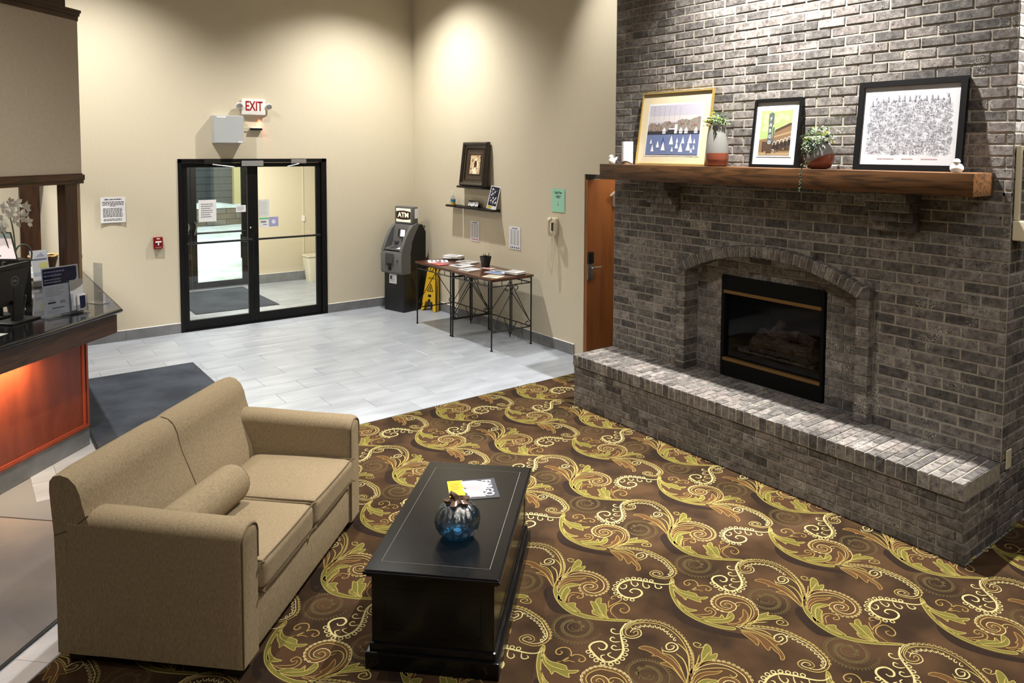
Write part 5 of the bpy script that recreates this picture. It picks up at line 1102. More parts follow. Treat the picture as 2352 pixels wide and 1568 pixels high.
def vase(label, loc, prof, tt, spread, h0, seed, trail=False):
    o = thing('succulent_vase', label, 'vase', loc); g = MB(); g.lathe(prof, n=32); g.build('vase', tt, o, True, False, angle=60); rs = random.Random(seed); g = MB()
    for k in range(85):
        a = rs.uniform(0,6.28); rr_ = spread*math.sqrt(rs.random()); c = (rr_*math.cos(a), rr_*math.sin(a), h0+rs.uniform(0,.125)*math.sqrt(max(.05, 1-(rr_/spread)**2*.9))); rosette(g, c, 7, rs.uniform(.018,.032), rs.choice((0,0,2,2,3,3,1)), rs.uniform(.3,1.3))
    for k in range(12): a = rs.uniform(0,6.28); b2 = spread*rs.uniform(.9,1.35); rosette(g, (b2*math.cos(a), b2*math.sin(a), h0+rs.uniform(-.01,.06)), 6, .018, rs.choice((0,2)), .4)
    rosette(g, (-.045, .055, h0+.02), 16, .062, 1, .7, .16); g.build('foliage', LEAF, o, world=False, kind='stuff')
    if trail:
        g = MB()
        for t in range(9):
            y0 = .075-.014*t; L_ = (.10,.15,.19,.20,.16,.13,.1,.07,.05)[t]; x_ = -.075-.01*(t % 3)
            for k in range(int(L_/.009)):
                z = h0+.02-.009*k; g.lathe([(0,-.006),(.0065,0),(0,.006)], (x_-.012*math.sin(k*.3)+rs.uniform(-.006,.006), y0+rs.uniform(-.008,.008), z), 5, 3 if rs.random() < .7 else 0)
        for k in range(30): g.lathe([(0,-.006),(.006,0),(0,.006)], (-.128-.0004*k+rs.uniform(-.004,.004), .055+rs.uniform(-.006,.006), h0-.14-.0065*k if k > 0 else h0-.14), 5, 0 if k > 24 else 3)
        g.build('trailing_beads', LEAF, o, world=False, kind='stuff')
    return o
vase('tall grey vase with terracotta base and pale succulents', (4.735, 3.675, ZM1), [(.066,0),(.083,.012),(.089,.06),(.088,.12),(.084,.18),(.075,.25),(.066,.305),(.064,.32),(.055,.32)], two_tone('dipped_glaze_tall', .105, .0), .082, .315, 3)
vase('round grey vase with terracotta base and trailing string of pearls', (4.735, 2.81, ZM1), [(.05,0),(.075,.01),(.098,.06),(.1,.095),(.09,.14),(.068,.175),(.06,.188),(.052,.188)], two_tone('dipped_glaze_round', .055, .55), .1, .17, 8, True)
# birds and candle
def bird(label, loc, rz, s):
    o = thing('ceramic_bird', label, 'figurine', loc, rz); g = MB(); CER = mat('white_ceramic', srgb(230,226,220), .3)
    g.lathe([(0,0),(.026*s,.002*s),(.036*s,.02*s),(.036*s,.034*s),(.026*s,.05*s),(.0,.058*s)], n=20); b_ = g.build('body', CER, o, True, False)
    g = MB(); g.lathe([(0,-.02*s),(.014*s,-.014*s),(.02*s,0),(.015*s,.014*s),(0,.02*s)], (.014*s,0,.064*s), 16); g.lathe([(.005*s,0),(0,.016*s)], n=8, M=Matrix.Translation((.031*s,0,.064*s)) @ Matrix.Rotation(R(90),4,'Y')); g.build('head', CER, o, True, False)
    g = MB(); g.tube([(-.025*s,0,.035*s),(-.05*s,0,.055*s),(-.062*s,0,.066*s)], [.02*s,.012*s,.004*s], 8); g.build('tail', CER, o, True, False)
bird('white ceramic bird at the far left end of the mantel, beside candle', (4.70, 4.80, ZM1), R(105), 1.0)
bird('white ceramic bird at the right end of the mantel, before big drawing', (4.65, 1.887, ZM1), R(200), 1.0)
c = thing('pillar_candle', 'white pillar candle standing beside the gold framed print', 'candle', (4.735, 4.652, ZM1)); g = MB(); g.lathe([(.045,.0),(.046,.03)], n=28); g.build('wooden_foot', mat('foot_wood', srgb(140,112,84), .6), c, True, False)
n = 28; g = MB(); vs = []
for zf in (0, 1, 2):
    for k in range(n):
        a = 2*math.pi*k/n; z = (.018+.012*math.sin(a*2+.6) if zf == 0 else .2); r = .051 if zf < 2 else .04; vs.append((r*math.cos(a), r*math.sin(a), z if zf < 2 else .197))
g.add(vs, [(i*n+k, i*n+(k+1) % n, (i+1)*n+(k+1) % n, (i+1)*n+k) for i in range(2) for k in range(n)]+[tuple(2*n+k for k in range(n))]); g.build('wax', mat('white_wax', srgb(236,238,244), .5), c, True, False)
# raceway and box on the chimney's end
r_ = thing('cable_raceway', 'cream cable raceway with a black faced box on chimney end', 'raceway', (4.92, YN-.005, 1.93)); g = MB(); g.cbox((4.912, YN-.032, 1.925), (4.938, YN-.004, 2.36), .003); g.build('vertical_raceway', CREAM, r_)
g = MB(); g.cbox((4.938, YN-.032, 2.334), (5.9, YN-.004, 2.36), .003); g.build('horizontal_raceway', CREAM, r_)
g = MB(); g.cbox((4.902, YN-.075, 1.805), (5.02, YN-.004, 1.922), .006); bx_ = g.build('wall_box', CREAM, r_); g = MB(); g.cbox((4.912, YN-.08, 1.815), (5.012, YN-.074, 1.912), .004); g.build('face_plate', mat('gloss_black', srgb(20,20,22), .12), bx_)
t = thing('wall_socket', 'pale blank plate low on the end of the brick hearth', 'plate', (4.955, YN-.005, .43)); g = MB(); g.cbox((4.955, YN-.012, .415), (5.025, YN-.003, .53), .003); g.build('cover_plate', CREAM, t)

# ================================================================== LOVESEAT
FABRIC = noise_mat('tan_weave', srgb(152,135,108), srgb(128,112,87), 150, .9, .25, 420, (1,1,.35), lo=.3, hi=.7, spec=.15, bdist=.002)
PIPE = mat('piping', srgb(96,80,56), .9)
Mso = fr((0.297, 3.798, 0), D45, -N45)                                # x along the back, -y towards the front
so = thing('loveseat', 'tan fabric two seat sofa with low arms and curved back', 'sofa', M=Mso); SL, SD = 1.443, .882
def soft(g, a, b_, r, seg=4, M=None, bulge=None, n=6):
    bm = bmesh.new(); bmesh.ops.create_cube(bm, size=1); bmesh.ops.subdivide_edges(bm, edges=bm.edges[:], cuts=n, use_grid_fill=True)
    sz = [b_[i]-a[i] for i in range(3)]
    for v in bm.verts:
        u = v.co*2; p = Vector([(u[i]*.5)*sz[i] for i in range(3)])
        q = Vector([max(-sz[i]/2+r, min(sz[i]/2-r, p[i])) for i in range(3)]); d = p-q
        if d.length > 1e-6:
            m = max(abs(d.x), abs(d.y), abs(d.z)); p = q+d.normalized()*m if m > 0 else p
        v.co = p+Vector([(a[i]+b_[i])/2 for i in range(3)])
        if bulge: v.co = Vector(bulge(v.co, u))
    bm.verts.index_update(); g.add([v.co.copy() for v in bm.verts], [[v.index for v in f.verts] for f in bm.faces], 0, M); bm.free(); return g
# (x, -w, z) local
g = MB(); g.cbox((.01,-SD+.012,.062),(SL-.01,-.01,.315),.012); g.build('base', FABRIC, so, True, False)
aw_ = .15
for k in (0, 1):
    x0 = 0 if k == 0 else SL-aw_; P = []
    def sec(y, top): 
        o = [(x0+.004,.06),(x0,.5),(x0+.0,top-.06)]
        for i in range(7): a = math.pi-math.pi*i/6; o.append((x0+aw_/2+(aw_/2)*math.cos(a)*1.0, top-.055+.055*math.sin(a)))
        return o+[(x0+aw_,top-.06),(x0+aw_,.5),(x0+aw_-.004,.06)]
    g = MB(); ss = [(-SD+.006,.688),(-SD,.682),(-SD-.0,.68)] ; ys = [(-.06,.712),(-.3,.71),(-.6,.70),(-SD+.03,.695),(-SD+.008,.690),(-SD,.680)]
    vs = []; S0 = [sec(y, t) for y, t in ys]; n = len(S0[0])
    for (y, t), S in zip(ys, S0):
        ins = .010 if y == -SD else (.003 if y == -SD+.008 else 0)
        vs += [(max(x0+ins, min(x0+aw_-ins, p[0])), y, p[1]) for p in S]
    fs = [(i*n+j, (i+1)*n+j, (i+1)*n+(j+1) % n, i*n+(j+1) % n) for i in range(len(ys)-1) for j in range(n)]+[tuple(range(n)), tuple((len(ys)-1)*n+j for j in range(n-1,-1,-1))]
    g.add(vs, fs); arm = g.build('arm', FABRIC, so, True, False, angle=50)
    q = MB(); q.tube(smooth_path([(p[0]+(.006 if p[0] < x0+aw_/2 else -.006), -SD-.001, p[1]-.004) for p in S0[-1] if p[1] > .1][::1], 2), .0042, 6); q.tube([(x0+.006,-SD-.001,.07),(x0+.006,-SD-.001,.62)], .004, 6); q.build('piping', PIPE, arm, True, False)
# back: one swept section, the top rolled backwards, ends closed by shaped panels
bsec = [(-.29,.30),(-.272,.40),(-.232,.51),(-.190,.61),(-.155,.69),(-.138,.745),(-.128,.79),(-.108,.835),(-.074,.866),(-.034,.876),(.0,.868),(.018,.845),(.02,.80),(.012,.70),(.004,.61),(.0,.4),(.0,.06),(-.2,.06)]
def back(x0, x1, nm, puff=0):
    g = MB(); k = 9; n = len(bsec); vs = []
    for i in range(k):
        t = i/(k-1); x = x0+(x1-x0)*t; e = min(t, 1-t); f = min(1, e/.1)**.5 if puff else 1
        for (y, z) in bsec: vs.append((x, y-(puff*.018*f if z > .4 and y < -.1 else 0), z+(puff*.008*f if z > .8 else 0)))
    fs = [(i*n+j, (i+1)*n+j, (i+1)*n+(j+1) % n, i*n+(j+1) % n) for i in range(k-1) for j in range(n)]+[tuple(range(n)), tuple((k-1)*n+j for j in range(n-1,-1,-1))]
    g.add(vs, fs); return g.build(nm, FABRIC, so, True, False, angle=60)
back(.002, .7265, 'back_cushion', 1); back(.7265, SL-.002, 'back_cushion', 1)
g = MB(); g.tube(smooth_path([(.7265, y-.0005, z+.0005) for y, z in bsec[1:10]], 3), .0035, 6); g.build('back_seam', PIPE, so, True, False)
for x in (.004,):
    g = MB(); g.tube(smooth_path([(x, -.0, .60),(x,-.08,.635),(x,-.165,.70)],3), .004, 6); g.build('end_piping', PIPE, so, True, False)
def puff(c, u): 
    return (c.x, c.y, c.z+(.022*(1-u.x**2)*(1-u.y**2) if u.z > 0 else 0))
for x0, x1 in ((.152,.72),(.724,SL-.152)):
    g = MB(); soft(g, (x0,-.905,.318), (x1,-.27,.468), .035, bulge=puff, n=12); cu = g.build('seat_cushion', FABRIC, so, True, False, angle=80)
    P = [(x0+.02,-.35,.460),(x0+.014,-.86,.462),(x0+.04,-.894,.462),(x1-.04,-.894,.462),(x1-.014,-.86,.462),(x1-.02,-.35,.460)]
    q = MB(); q.tube(smooth_path(P, 6), .0042, 6); q.tube(smooth_path([(x, y, .326 if abs(y+.9) > .02 else .326) for x, y, z in P], 6), .004, 6); q.build('piping', PIPE, cu, True, False)
for x in (.07, SL-.07):
    for y in (-.07, -SD+.07):
        g = MB(); loft(g, [([(x-.035,y-.035),(x+.035,y-.035),(x+.035,y+.035),(x-.035,y+.035)],0),([(x-.045,y-.045),(x+.045,y-.045),(x+.045,y+.045),(x-.045,y+.045)],.064)]); g.build('leg', mat('ebony_leg', srgb(24,18,14), .5), so, world=False)
# bolster cushion lying on the seat
Mb = Mso @ Matrix.Translation((.40, -.475, .581)) @ Matrix.Rotation(R(90), 4, 'Y') @ Matrix.Rotation(R(3), 4, 'X')
bo = thing('bolster_cushion', 'tan fabric bolster cushion lying on the sofa seat', 'cushion', M=Mb); g = MB(); g.lathe([(0,-.262),(.075,-.262),(.094,-.250),(.1,-.225),(.102,0),(.1,.225),(.094,.25),(.075,.262),(0,.262)], n=32); g.build('bolster', FABRIC, bo, True, False, angle=50)
for z in (-.256, .256):
    g = MB(); g.tube([(.087*math.cos(R(12*k)), .087*math.sin(R(12*k)), z) for k in range(30)], .0042, 6, closed=True); g.build('piping', PIPE, bo, True, False)

# ================================================================== COFFEE TABLE CHEST
Mco = fr((1.372, 2.944, 0), D45, -N45); TL, TW, TH = 1.17, .618, .46
ct = thing('coffee_table', 'black painted chest coffee table with a worn edge line', 'table', M=Mco); BLK = noise_mat('worn_black_lacquer', srgb(11,11,12), srgb(16,16,18), 5, .2, .0, 40, spec=.3); y = lambda w: -w
def ring_box(g, ins, z0, z1, c=.003): g.cbox((ins,-TW+ins,z0), (TL-ins,-ins,z1), c)
g = MB(); ring_box(g, 0, TH-.020, TH-.006, .003); ring_box(g, .008, TH-.012, TH, .004); ring_box(g, .012, TH-.034, TH-.020, .004); tp = g.build('table_top', BLK, ct, world=False)
g = MB(); WORN = mat('worn_groove', srgb(120,116,108), .6)
a = .085
for (p, q, r) in (((a,-.06),(TL-a,-.06),.0007),((a,-TW+.06),(TL-a,-TW+.06),.0011),((a,-TW+.06),(a,-.06),.0004),((TL-a,-TW+.06),(TL-a,-.06),.0003)):
    dx, dy = (r, 0) if p[0] == q[0] else (0, r); g.add([(p[0]-dx,p[1]-dy,TH+.0004),(q[0]-dx,q[1]-dy,TH+.0004),(q[0]+dx,q[1]+dy,TH+.0004),(p[0]+dx,p[1]+dy,TH+.0004)],[(0,1,2,3)])
g.build('groove_line', WORN, tp, world=False)
g = MB(); ring_box(g, .034, .10, TH-.033, .002); g.build('chest_body', BLK, ct, world=False)
for nm, M, w_, h_ in (('end_panel', fr((.034,-.034,.135),(0,-1,0),(0,0,1)), TW-.068, .27), ('end_panel', fr((TL-.034,-TW+.034,.135),(0,1,0),(0,0,1)), TW-.068, .27), ('side_panel', fr((.034,-TW+.034,.135),(1,0,0),(0,0,1)), TL-.068, .27), ('side_panel', fr((TL-.034,-.034,.135),(-1,0,0),(0,0,1)), TL-.068, .27)):
    g = MB(); mitre(g, .0, -.02, w_, h_+.02, [(0,.0),(0,.003),(.055,.003),(.058,.001)]); v = []
    g.M = None; [v.append(M @ q_) for q_ in g.v]; g.v = v; g.build(nm, BLK, ct, world=False)
g = MB(); ring_box(g, .020, .075, .118, .012); ring_box(g, .006, .0, .082, .006); g.build('plinth', BLK, ct, world=False)
# pumpkin shaped glass jar
BG = glass_mat('blue_glass', (.20,.42,.60,1), .2, .1, .9)
pj = thing('glass_pumpkin', 'ribbed blue glass pumpkin jar with a bronze collar', 'jar', (1.868, 2.942, TH)); prof = [(.0,.004),(.05,.0),(.075,.012),(.1,.045),(.108,.08),(.102,.115),(.082,.143),(.052,.160),(.03,.166)]
g = MB(); g.lathe(prof, n=120, lobes=14, amp=.085); g.build('ribbed_bowl', BG, pj, True, False, angle=180)
g = MB(); vs = []; n = 60
for (r, z, am) in ((.03,.158,.0),(.05,.162,.25),(.053,.176,.3),(.03,.187,.2),(.024,.18,.1),(.014,.16,0)):
    for k in range(n): a_ = 2*math.pi*k/n; vs.append((r*(1+am*math.cos(a_*5))*math.cos(a_), r*(1+am*math.cos(a_*5))*math.sin(a_), z+.006*am*math.sin(a_*3)))
g.add(vs, [(i*n+k, i*n+(k+1) % n, (i+1)*n+(k+1) % n, (i+1)*n+k) for i in range(5) for k in range(n)]); g.tube(smooth_path([(.0,0,.17),(-.01,.01,.195),(-.028,.022,.212)],4), [.018,.017,.016,.015,.015,.014,.013,.012,.012], 9); g.build('bronze_collar', mat('bronze_lustre', srgb(126,104,92), .22, .8), pj, True, False)
tl = thing('tealight', 'white tea light inside the blue glass pumpkin', 'candle', (1.868, 2.942, TH+.012)); g = MB(); g.lathe([(.019,0),(.019,.016),(.017,.016),(.0,.014)], n=20); g.build('wax_cup', mat('tea_wax', srgb(236,240,244), .5), tl, True, False)
# magazine
Mm = fr((2.195,3.30,TH+.0005), (.89,-.456,0), (.456,.89,0))
mg = thing('magazine', 'yellow and black covered magazine on the black coffee table', 'magazine', M=Mm); mw, mh = .265, .225
g = MB(); g.cbox((-mw/2,-mh/2,0),(mw/2,mh/2,.005),.001); g.build('pages', PAPER, mg, world=False)
g = MB(); g.rect(-mw/2,-mh/2,mw/2,mh/2,.0052,0); g.rect(-mw/2,-mh/2,-mw/2+.085,mh/2,.0055,1); g.rect(mw/2-.022,-mh/2,mw/2,mh/2,.0056,0)
g.flat([(-.06,.10),(.02,.10),(.10,.06),(.06,-.04),(-.02,-.10),(-.05,-.10),(-.02,-.02),(-.05,.03)],.0056,2); g.flat([(-.04,.09),(.03,.095),(.08,.05),(.0,.04),(-.05,.06)],.0058,3); g.flat([(-.06,.01),(.05,-.05),(.06,-.10),(-.01,-.095),(-.05,-.03)],.0059,3)
lines_block(g,-mw/2+.012,-mw/2+.07,.0,.09,5,4,.5,.3,3,None,.006); g.build('cover', [ink(66,66,72), ink(226,180,50), ink(150,150,154), ink(236,214,196), ink(190,110,40)], mg, world=False)
t = text('FARGO', .072, ink(244,244,246), None, Matrix.Translation((mw/2-.052,.0,.0062)) @ Matrix.Rotation(R(-90),4,'Z'), bold=.0015, sx=.80); t.parent = mg

# ================================================================== RECEPTION DESK
Md = fr((.165, 5.958, 0), D45, -N45)
def dp(l, o): v = Vector((.165, 5.958, 0))+D45*l+N45*o; return (v.x, v.y)
def xat(x, o): return dp((x-.165-.70711*o)/.70711, o)                # point of the line o where it meets world x
dk = thing('reception_desk', 'angled reception desk with black granite counter and red wood panel', 'desk', M=Matrix.Translation((.165,5.958,0)))
def slab(nm, ofr, xr, oin, xin, z0, z1, m, yend=YD-.013, l0=-2.9, smooth=False):
    P = [dp(l0, ofr), xat(xr, ofr), (xr, yend), (xin, yend), xat(xin, oin), dp(l0, oin)]
    g = MB(); g.prism(P, z0, z1); return g.build(nm, m, dk)
ox = .772
slab('kick_base', -.004, ox-.003, -.10, ox-.10, 0, .15, BASE); pn = slab('front_panel', -.006, ox-.005, -.10, ox-.10, .15, .90, CHERRY)
TRIM = mat('red_bead', srgb(150,66,40), .35)
for z0, z1, o1 in ((.15,.166,.012), (.166,.18,.004)):
    P = [dp(-2.9,-.006), xat(ox-.005,-.006), xat(ox+.0,o1), dp(-2.9,o1)]; g = MB(); g.prism(P, z0, z1); g.build('panel_bead', TRIM if z0 > .16 else CHERRY, dk)
g = MB()
for l0, l1 in ((.800,.815),(.834,.852)): g.prism([dp(l0,-.008), dp(l1,-.008), dp(l1,.006), dp(l0,.006)], .18, .885)
g.build('panel_stile', TRIM, dk)
slab('apron', .215, .962, -.10, ox-.10, .885, 1.032, WALNUT_H)
def bull(nm):                                         # granite top with a rounded front edge
    secs = [(.222,1.034),(.236,1.036),(.245,1.045),(.247,1.053),(.245,1.062),(.236,1.069),(.222,1.071)]; g = MB(); vs = []; n = 6
    for o_, z in secs: vs += [(p[0], p[1], z) for p in (dp(-2.9,o_), xat(1.005-.247+o_, o_), (1.005-.247+o_, YD-.013))]
    k = 3; g.add(vs, [(i*k+j, i*k+j+1, (i+1)*k+j+1, (i+1)*k+j) for i in range(len(secs)-1) for j in range(k-1)])
    for z, fl in ((1.071, 1), (1.034, 0)):
        P = [dp(-2.9,.222), xat(.98,.222), (.98,YD-.013), (.40,YD-.013), xat(.40,-.45), dp(-2.9,-.45)]; g.flat(P, z) if fl else g.flat(P[::-1], z)
    P = [(.40,YD-.013), xat(.40,-.45), dp(-2.9,-.45)]; 
    for a, b_ in zip(P, P[1:]): g.add([(a[0],a[1],1.034),(b_[0],b_[1],1.034),(b_[0],b_[1],1.071),(a[0],a[1],1.071)], [(0,1,2,3)])
    return g.build(nm, GRANITE, dk, True)
bull('countertop')
d = bpy.data.lights.new('under_counter_lamp', 'AREA'); d.shape = 'RECTANGLE'; d.size = .5; d.size_y = .03; d.energy = 14; d.color = (1,.70,.42)
o = bpy.data.objects.new('under_counter_lamp', d); COL.objects.link(o); p = dp(.0, .10); o.location = (p[0], p[1], .872); o.rotation_euler = (R(8), 0, R(45))
# header over the desk, on dark posts
hw = structure('wall_header', (.5, 6.3, 2.1)); 
def hs(nm, ofr, th, xr, z0, z1, m, yend=YD-.002):
    P = [dp(-2.9,ofr), xat(xr,ofr), (xr,yend), (xr-th,yend), xat(xr-th,ofr-th*1.41), dp(-2.9,ofr-th*1.41)]; g = MB(); g.prism(P, z0, z1); return g.build(nm, m, hw)
HO = -.10; hx = .797
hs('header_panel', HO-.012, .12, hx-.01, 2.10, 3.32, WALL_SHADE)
hs('header_trim', HO+.004, .15, hx+.002, 2.043, 2.070, WALNUT_H); hs('header_trim', HO+.012, .15, hx+.010, 2.070, 2.112, WALNUT_H); hs('header_trim', HO-.002, .15, hx-.004, 2.112, 2.122, WALNUT_H)
hs('crown_trim', HO-.004, .15, hx-.004, 3.306, 3.342, WALNUT_H); hs('crown_trim', HO+.012, .16, hx+.006, 3.342, 3.367, WALNUT_H); hs('crown_trim', HO+.024, .17, hx+.016, 3.367, 3.385, WALNUT_H)
for k in range(18):
    l1 = .90-.17*k; g = MB(); a, b_ = dp(l1-.168,-.135), dp(l1,-.135); c, e = dp(l1,-.20), dp(l1-.168,-.20); g.prism([a,b_,c,e], 3.385, ZC-.002); g.build('upper_board', WALNUT, hw)
po = thing('desk_post', 'dark walnut post rising from the corner of reception desk', 'post', M=Matrix.Translation((*dp(.85,-.17), 1.071))); g = MB()
g.prism([dp(.805,-.105), dp(.925,-.105), dp(.925,-.175), dp(.805,-.175)], 1.0712, 2.042); g.build('post_face', WALNUT, po)
g = MB(); g.prism([dp(.926,-.104), dp(.985,-.125), dp(.985,-.175), dp(.926,-.175)], 1.0712, 2.042); g.build('corner_casing', wood_mat('walnut_lit', srgb(110,84,56), srgb(128,100,70), 2, 5, .5, .05), po)  # post chamfer, entrance light on it painted as paler walnut
g = MB(); g.lathe([(.008,-.02),(.008,0),(.018,.006),(.022,.02),(.014,.032),(0,.034)], n=16, M=fr((*dp(.980,-.16),1.462), (0,1,0), (0,0,1))); g.build('brass_knob', BRASS, po, True)
p2_ = thing('desk_post', 'dark walnut half post against the entrance wall behind orchid', 'post', (.64, 9.86, 1.071)); g = MB(); g.cbox((.546,9.80,1.071),(.735,YD-.001,2.046),.004); g.build('post_face', WALNUT, p2_)
# ------------------------------------------------------------------ things on the desk
CZ = 1.0712
Mi = tilt(fr((.486,6.388,CZ), (.887,.461,0), (0,0,1)), R(4)); ih = thing('information_stand', 'white information card with navy header in acrylic stand on desk', 'sign', M=Mi)
NAVY = ink(30,36,66); g = MB(); g.cbox((0,.012,-.004),(.275,.365,.0),.001); g.build('card', mat('card_white', srgb(214,214,218), .5), ih, world=False)
g = MB(); P = [(.006,.235),(.18,.235)]+[(.262-.05+.05*math.cos(a),.285+.05*math.sin(a)) for a in [R(-90+15*k) for k in range(7)]]+[(.262,.357),(.006,.357)]; g.flat(P,.0005,0)
lines_block(g,.015,.17,.32,.345,1,1,.5,.1,1,None,.0009); lines_block(g,.015,.16,.292,.318,1,1,.5,.1,2,None,.0009); lines_block(g,.015,.14,.245,.285,2,2,.4,.1,3,None,.0009); lines_block(g,.02,.16,.15,.222,5,2,.3,.3,4,None,.0009)
g.rect(.03,.098,.09,.108,.0008,3); lines_block(g,.035,.085,.11,.13,2,2,.35,.2,5,None,.0009); lines_block(g,.12,.165,.09,.115,2,3,.4,.2,6,None,.0009); lines_block(g,.06,.15,.055,.068,1,3,.6,.0,7,None,.0009); lines_block(g,.02,.15,.02,.05,3,2,.25,.3,8,None,.0009)
g.build('print', [NAVY, ink(150,140,170), ink(168,168,174), ink(54,54,60)], ih, world=False)
g = MB(); g.cbox((-.02,0,-.05),(.30,.010,.075),.004); g.cbox((-.002,.01,.001),(.277,.365,.003),.001); g.build('acrylic_holder', ACRYL, ih, world=False)
g = MB(); g.cbox((.188,.02,.018),(.292,.25,.021),.001); cd_ = g.build('side_card', mat('card_white2', srgb(206,206,210), .5), ih, world=False); g = MB(); g.flat([(.188,.168),(.22,.172),(.27,.195),(.292,.215),(.292,.25),(.188,.25)],.0216,0); g.build('print', ink(136,134,130), cd_, world=False)
g = MB(); g.cbox((.222,.014,.035),(.288,.135,.05),.002); pk = g.build('business_cards', PAPER, ih, world=False); g = MB(); g.flat([(.238,.03),(.268,.03),(.28,.04),(.284,.055),(.284,.125),(.238,.125)],.0506,0); g.build('print', NAVY, pk, world=False)
g = MB(); g.cbox((.185,.008,.014),(.187,.15,.055),.0005); g.cbox((.298,.008,.014),(.300,.13,.055),.0005); g.cbox((.186,.008,.053),(.30,.06,.055),.0005); g.build('pocket', ACRYL, ih, world=False)
ACRYL2 = glass_mat('hazy_acrylic', (.80,.82,.85,1), .10, .08); Mc_ = fr((.861,6.832,CZ), (.447,-.894,0), (0,0,1)); ac = thing('acrylic_stand', 'empty clear acrylic sign stand at the end of desk', 'stand', M=Mc_); g = MB(); g.box((0,.006,-.002),(.108,.325,.002)); g.build('upright', ACRYL2, ac, world=False)
g = MB(); g.cbox((-.03,0,-.04),(.13,.006,.05),.002); g.build('foot', ACRYL, ac, world=False)
# monitor seen from behind
q = dp(.42,-.20); Mm_ = fr((q[0],q[1],CZ), D45, (0,0,1)); mo = thing('computer_monitor', 'black computer monitor with round logo seen from behind on desk', 'monitor', M=Mm_)
g = MB(); g.prism([(-.34,.13),(.05,.125),(.135,.415),(.13,.42),(-.34,.405)], -.03, .0); g.prism([(-.30,.165),(.025,.16),(.085,.385),(-.30,.375)], .0, .018); g.build('back_shell', BLACKP, mo, world=False)
g = MB(); g.prism([(-.33,.14),(.045,.135),(.125,.41),(-.33,.40)], -.034, -.03); g.build('screen', mat('screen_glow', (.25,.3,.4,1), .2, emit=(.5,.6,.8,1), es=.6), mo, world=False)
g = MB(); g.cbox((-.05,.0,-.01),(.035,.26,.02),.006); g.build('neck', BLACKP, mo, world=False); g = MB(); g.cbox((-.13,0,-.10),(.13,.014,.08),.006); g.build('base', BLACKP, mo, world=False)
g = MB(); C0 = Vector((-.03,.30,.0185)); ring(g, C0, .031, .004, 0, 0, 28); lg = g.build('logo_ring', mat('logo_silver', srgb(120,122,126), .4, .5), mo, world=False)
t = text('DELL', .019, lg.data.materials[0], None, Matrix.Translation((-.03,.30,.0187)), bold=.0006); t.parent = mo
# tilted display on an arm behind the monitor
q = dp(.50,-.40); Mt = fr((q[0],q[1],CZ), D45, (0,0,1)); sd = thing('display_screen', 'tilted bright display on a black stand behind the monitor', 'screen', M=Mt); Mx = Matrix.Translation((0,.42,0)) @ Matrix.Rotation(R(-22),4,'X') @ Matrix.Rotation(R(-9),4,'Z')
g = MB(); g.cbox((-.30,0,-.02),(.165,.235,0),.006,M=Mx); g.build('bezel', BLACKP, sd, world=False)
g = MB(); g.rect(-.29,.018,.145,.18,.0012,0,Mx); g.build('lit_page', mat('lit_page', (.9,.8,.8,1), .3, emit=srgb(246,226,224), es=.5), sd, world=False); g = MB(); g.rect(-.29,.18,.145,.222,.0012,0,Mx); g.build('page_header', mat('lit_header', (.3,.34,.33,1), .3, emit=srgb(150,160,158), es=.35), sd, world=False)
g = MB(); g.tube([(.02,.0,-.03),(.02,.46,-.03)], .02, 10); g.cbox((-.1,0,-.12),(.14,.014,.03),.005); g.cbox((.08,.38,-.26),(.19,.66,-.17),.01); g.build('stand', BLACKP, sd, world=False)
# card printer with a paper label
pt = thing('card_printer', 'small black printer with pale label beside the display', 'printer', (.30,7.12,CZ), R(20)); g = MB(); g.cbox((-.06,-.09,0),(.14,.09,.36),.02); g.build('body', BLACKP, pt, True, False); g = MB(); g.rect(-.03,.20,.07,.34,0,0,fr((0,-.0905,0),(1,0,0),(0,0,1))); lb = g.build('paper_label', mat('grey_label', srgb(146,146,142), .7), pt, world=False)
g = MB(); lines_block(g,-.02,.06,.22,.33,5,0,.3,.3,1,fr((0,-.0908,0),(1,0,0),(0,0,1))); g.build('print', ink(110,110,110), lb, world=False)
g = MB(); g.tube(smooth_path([(.04,0,.36),(.07,-.03,.46),(.12,-.05,.47),(.15,-.07,.42),(.14,-.08,.34)],4), .007, 8); g.build('handset_cord', mat('cord_grey', srgb(96,104,100), .5), pt, True, False)
# orchid
q = dp(.655,-.42); oc = thing('orchid', 'white orchid blooming in a dark pot behind the desk screens', 'plant', (q[0],q[1],CZ)); PET = mat('orchid_petal', srgb(238,238,232), .6); g = MB(); g.lathe([(.05,0),(.07,.13),(.065,.13),(.05,.02)], n=20); g.build('pot', BLACKP, oc, True, False)
g = MB(); g.tube(smooth_path([(0,0,.1),(.01,0,.4),(.0,.01,.62),(-.02,.0,.74)],5), .005, 6); g.tube(smooth_path([(0,0,.1),(-.02,-.01,.4),(-.06,-.02,.6),(-.12,-.02,.70)],5), .005, 6); g.build('stem', mat('stem_green', srgb(70,84,50), .6), oc, True, False)
vs_ = [((-.14,-.03,.10),(-.2,-.05,.22),.03),((.03,.02,.1),(.12,.05,.24),.03)]
for a, b_, w_ in []: A_, B_ = Vector(a), Vector(b_); C_ = (A_+B_)/2; s = Vector((.03,-.03,.01)); g.add([A_*.2, C_+s, B_, C_-s],[(0,1,2),(0,2,3)])

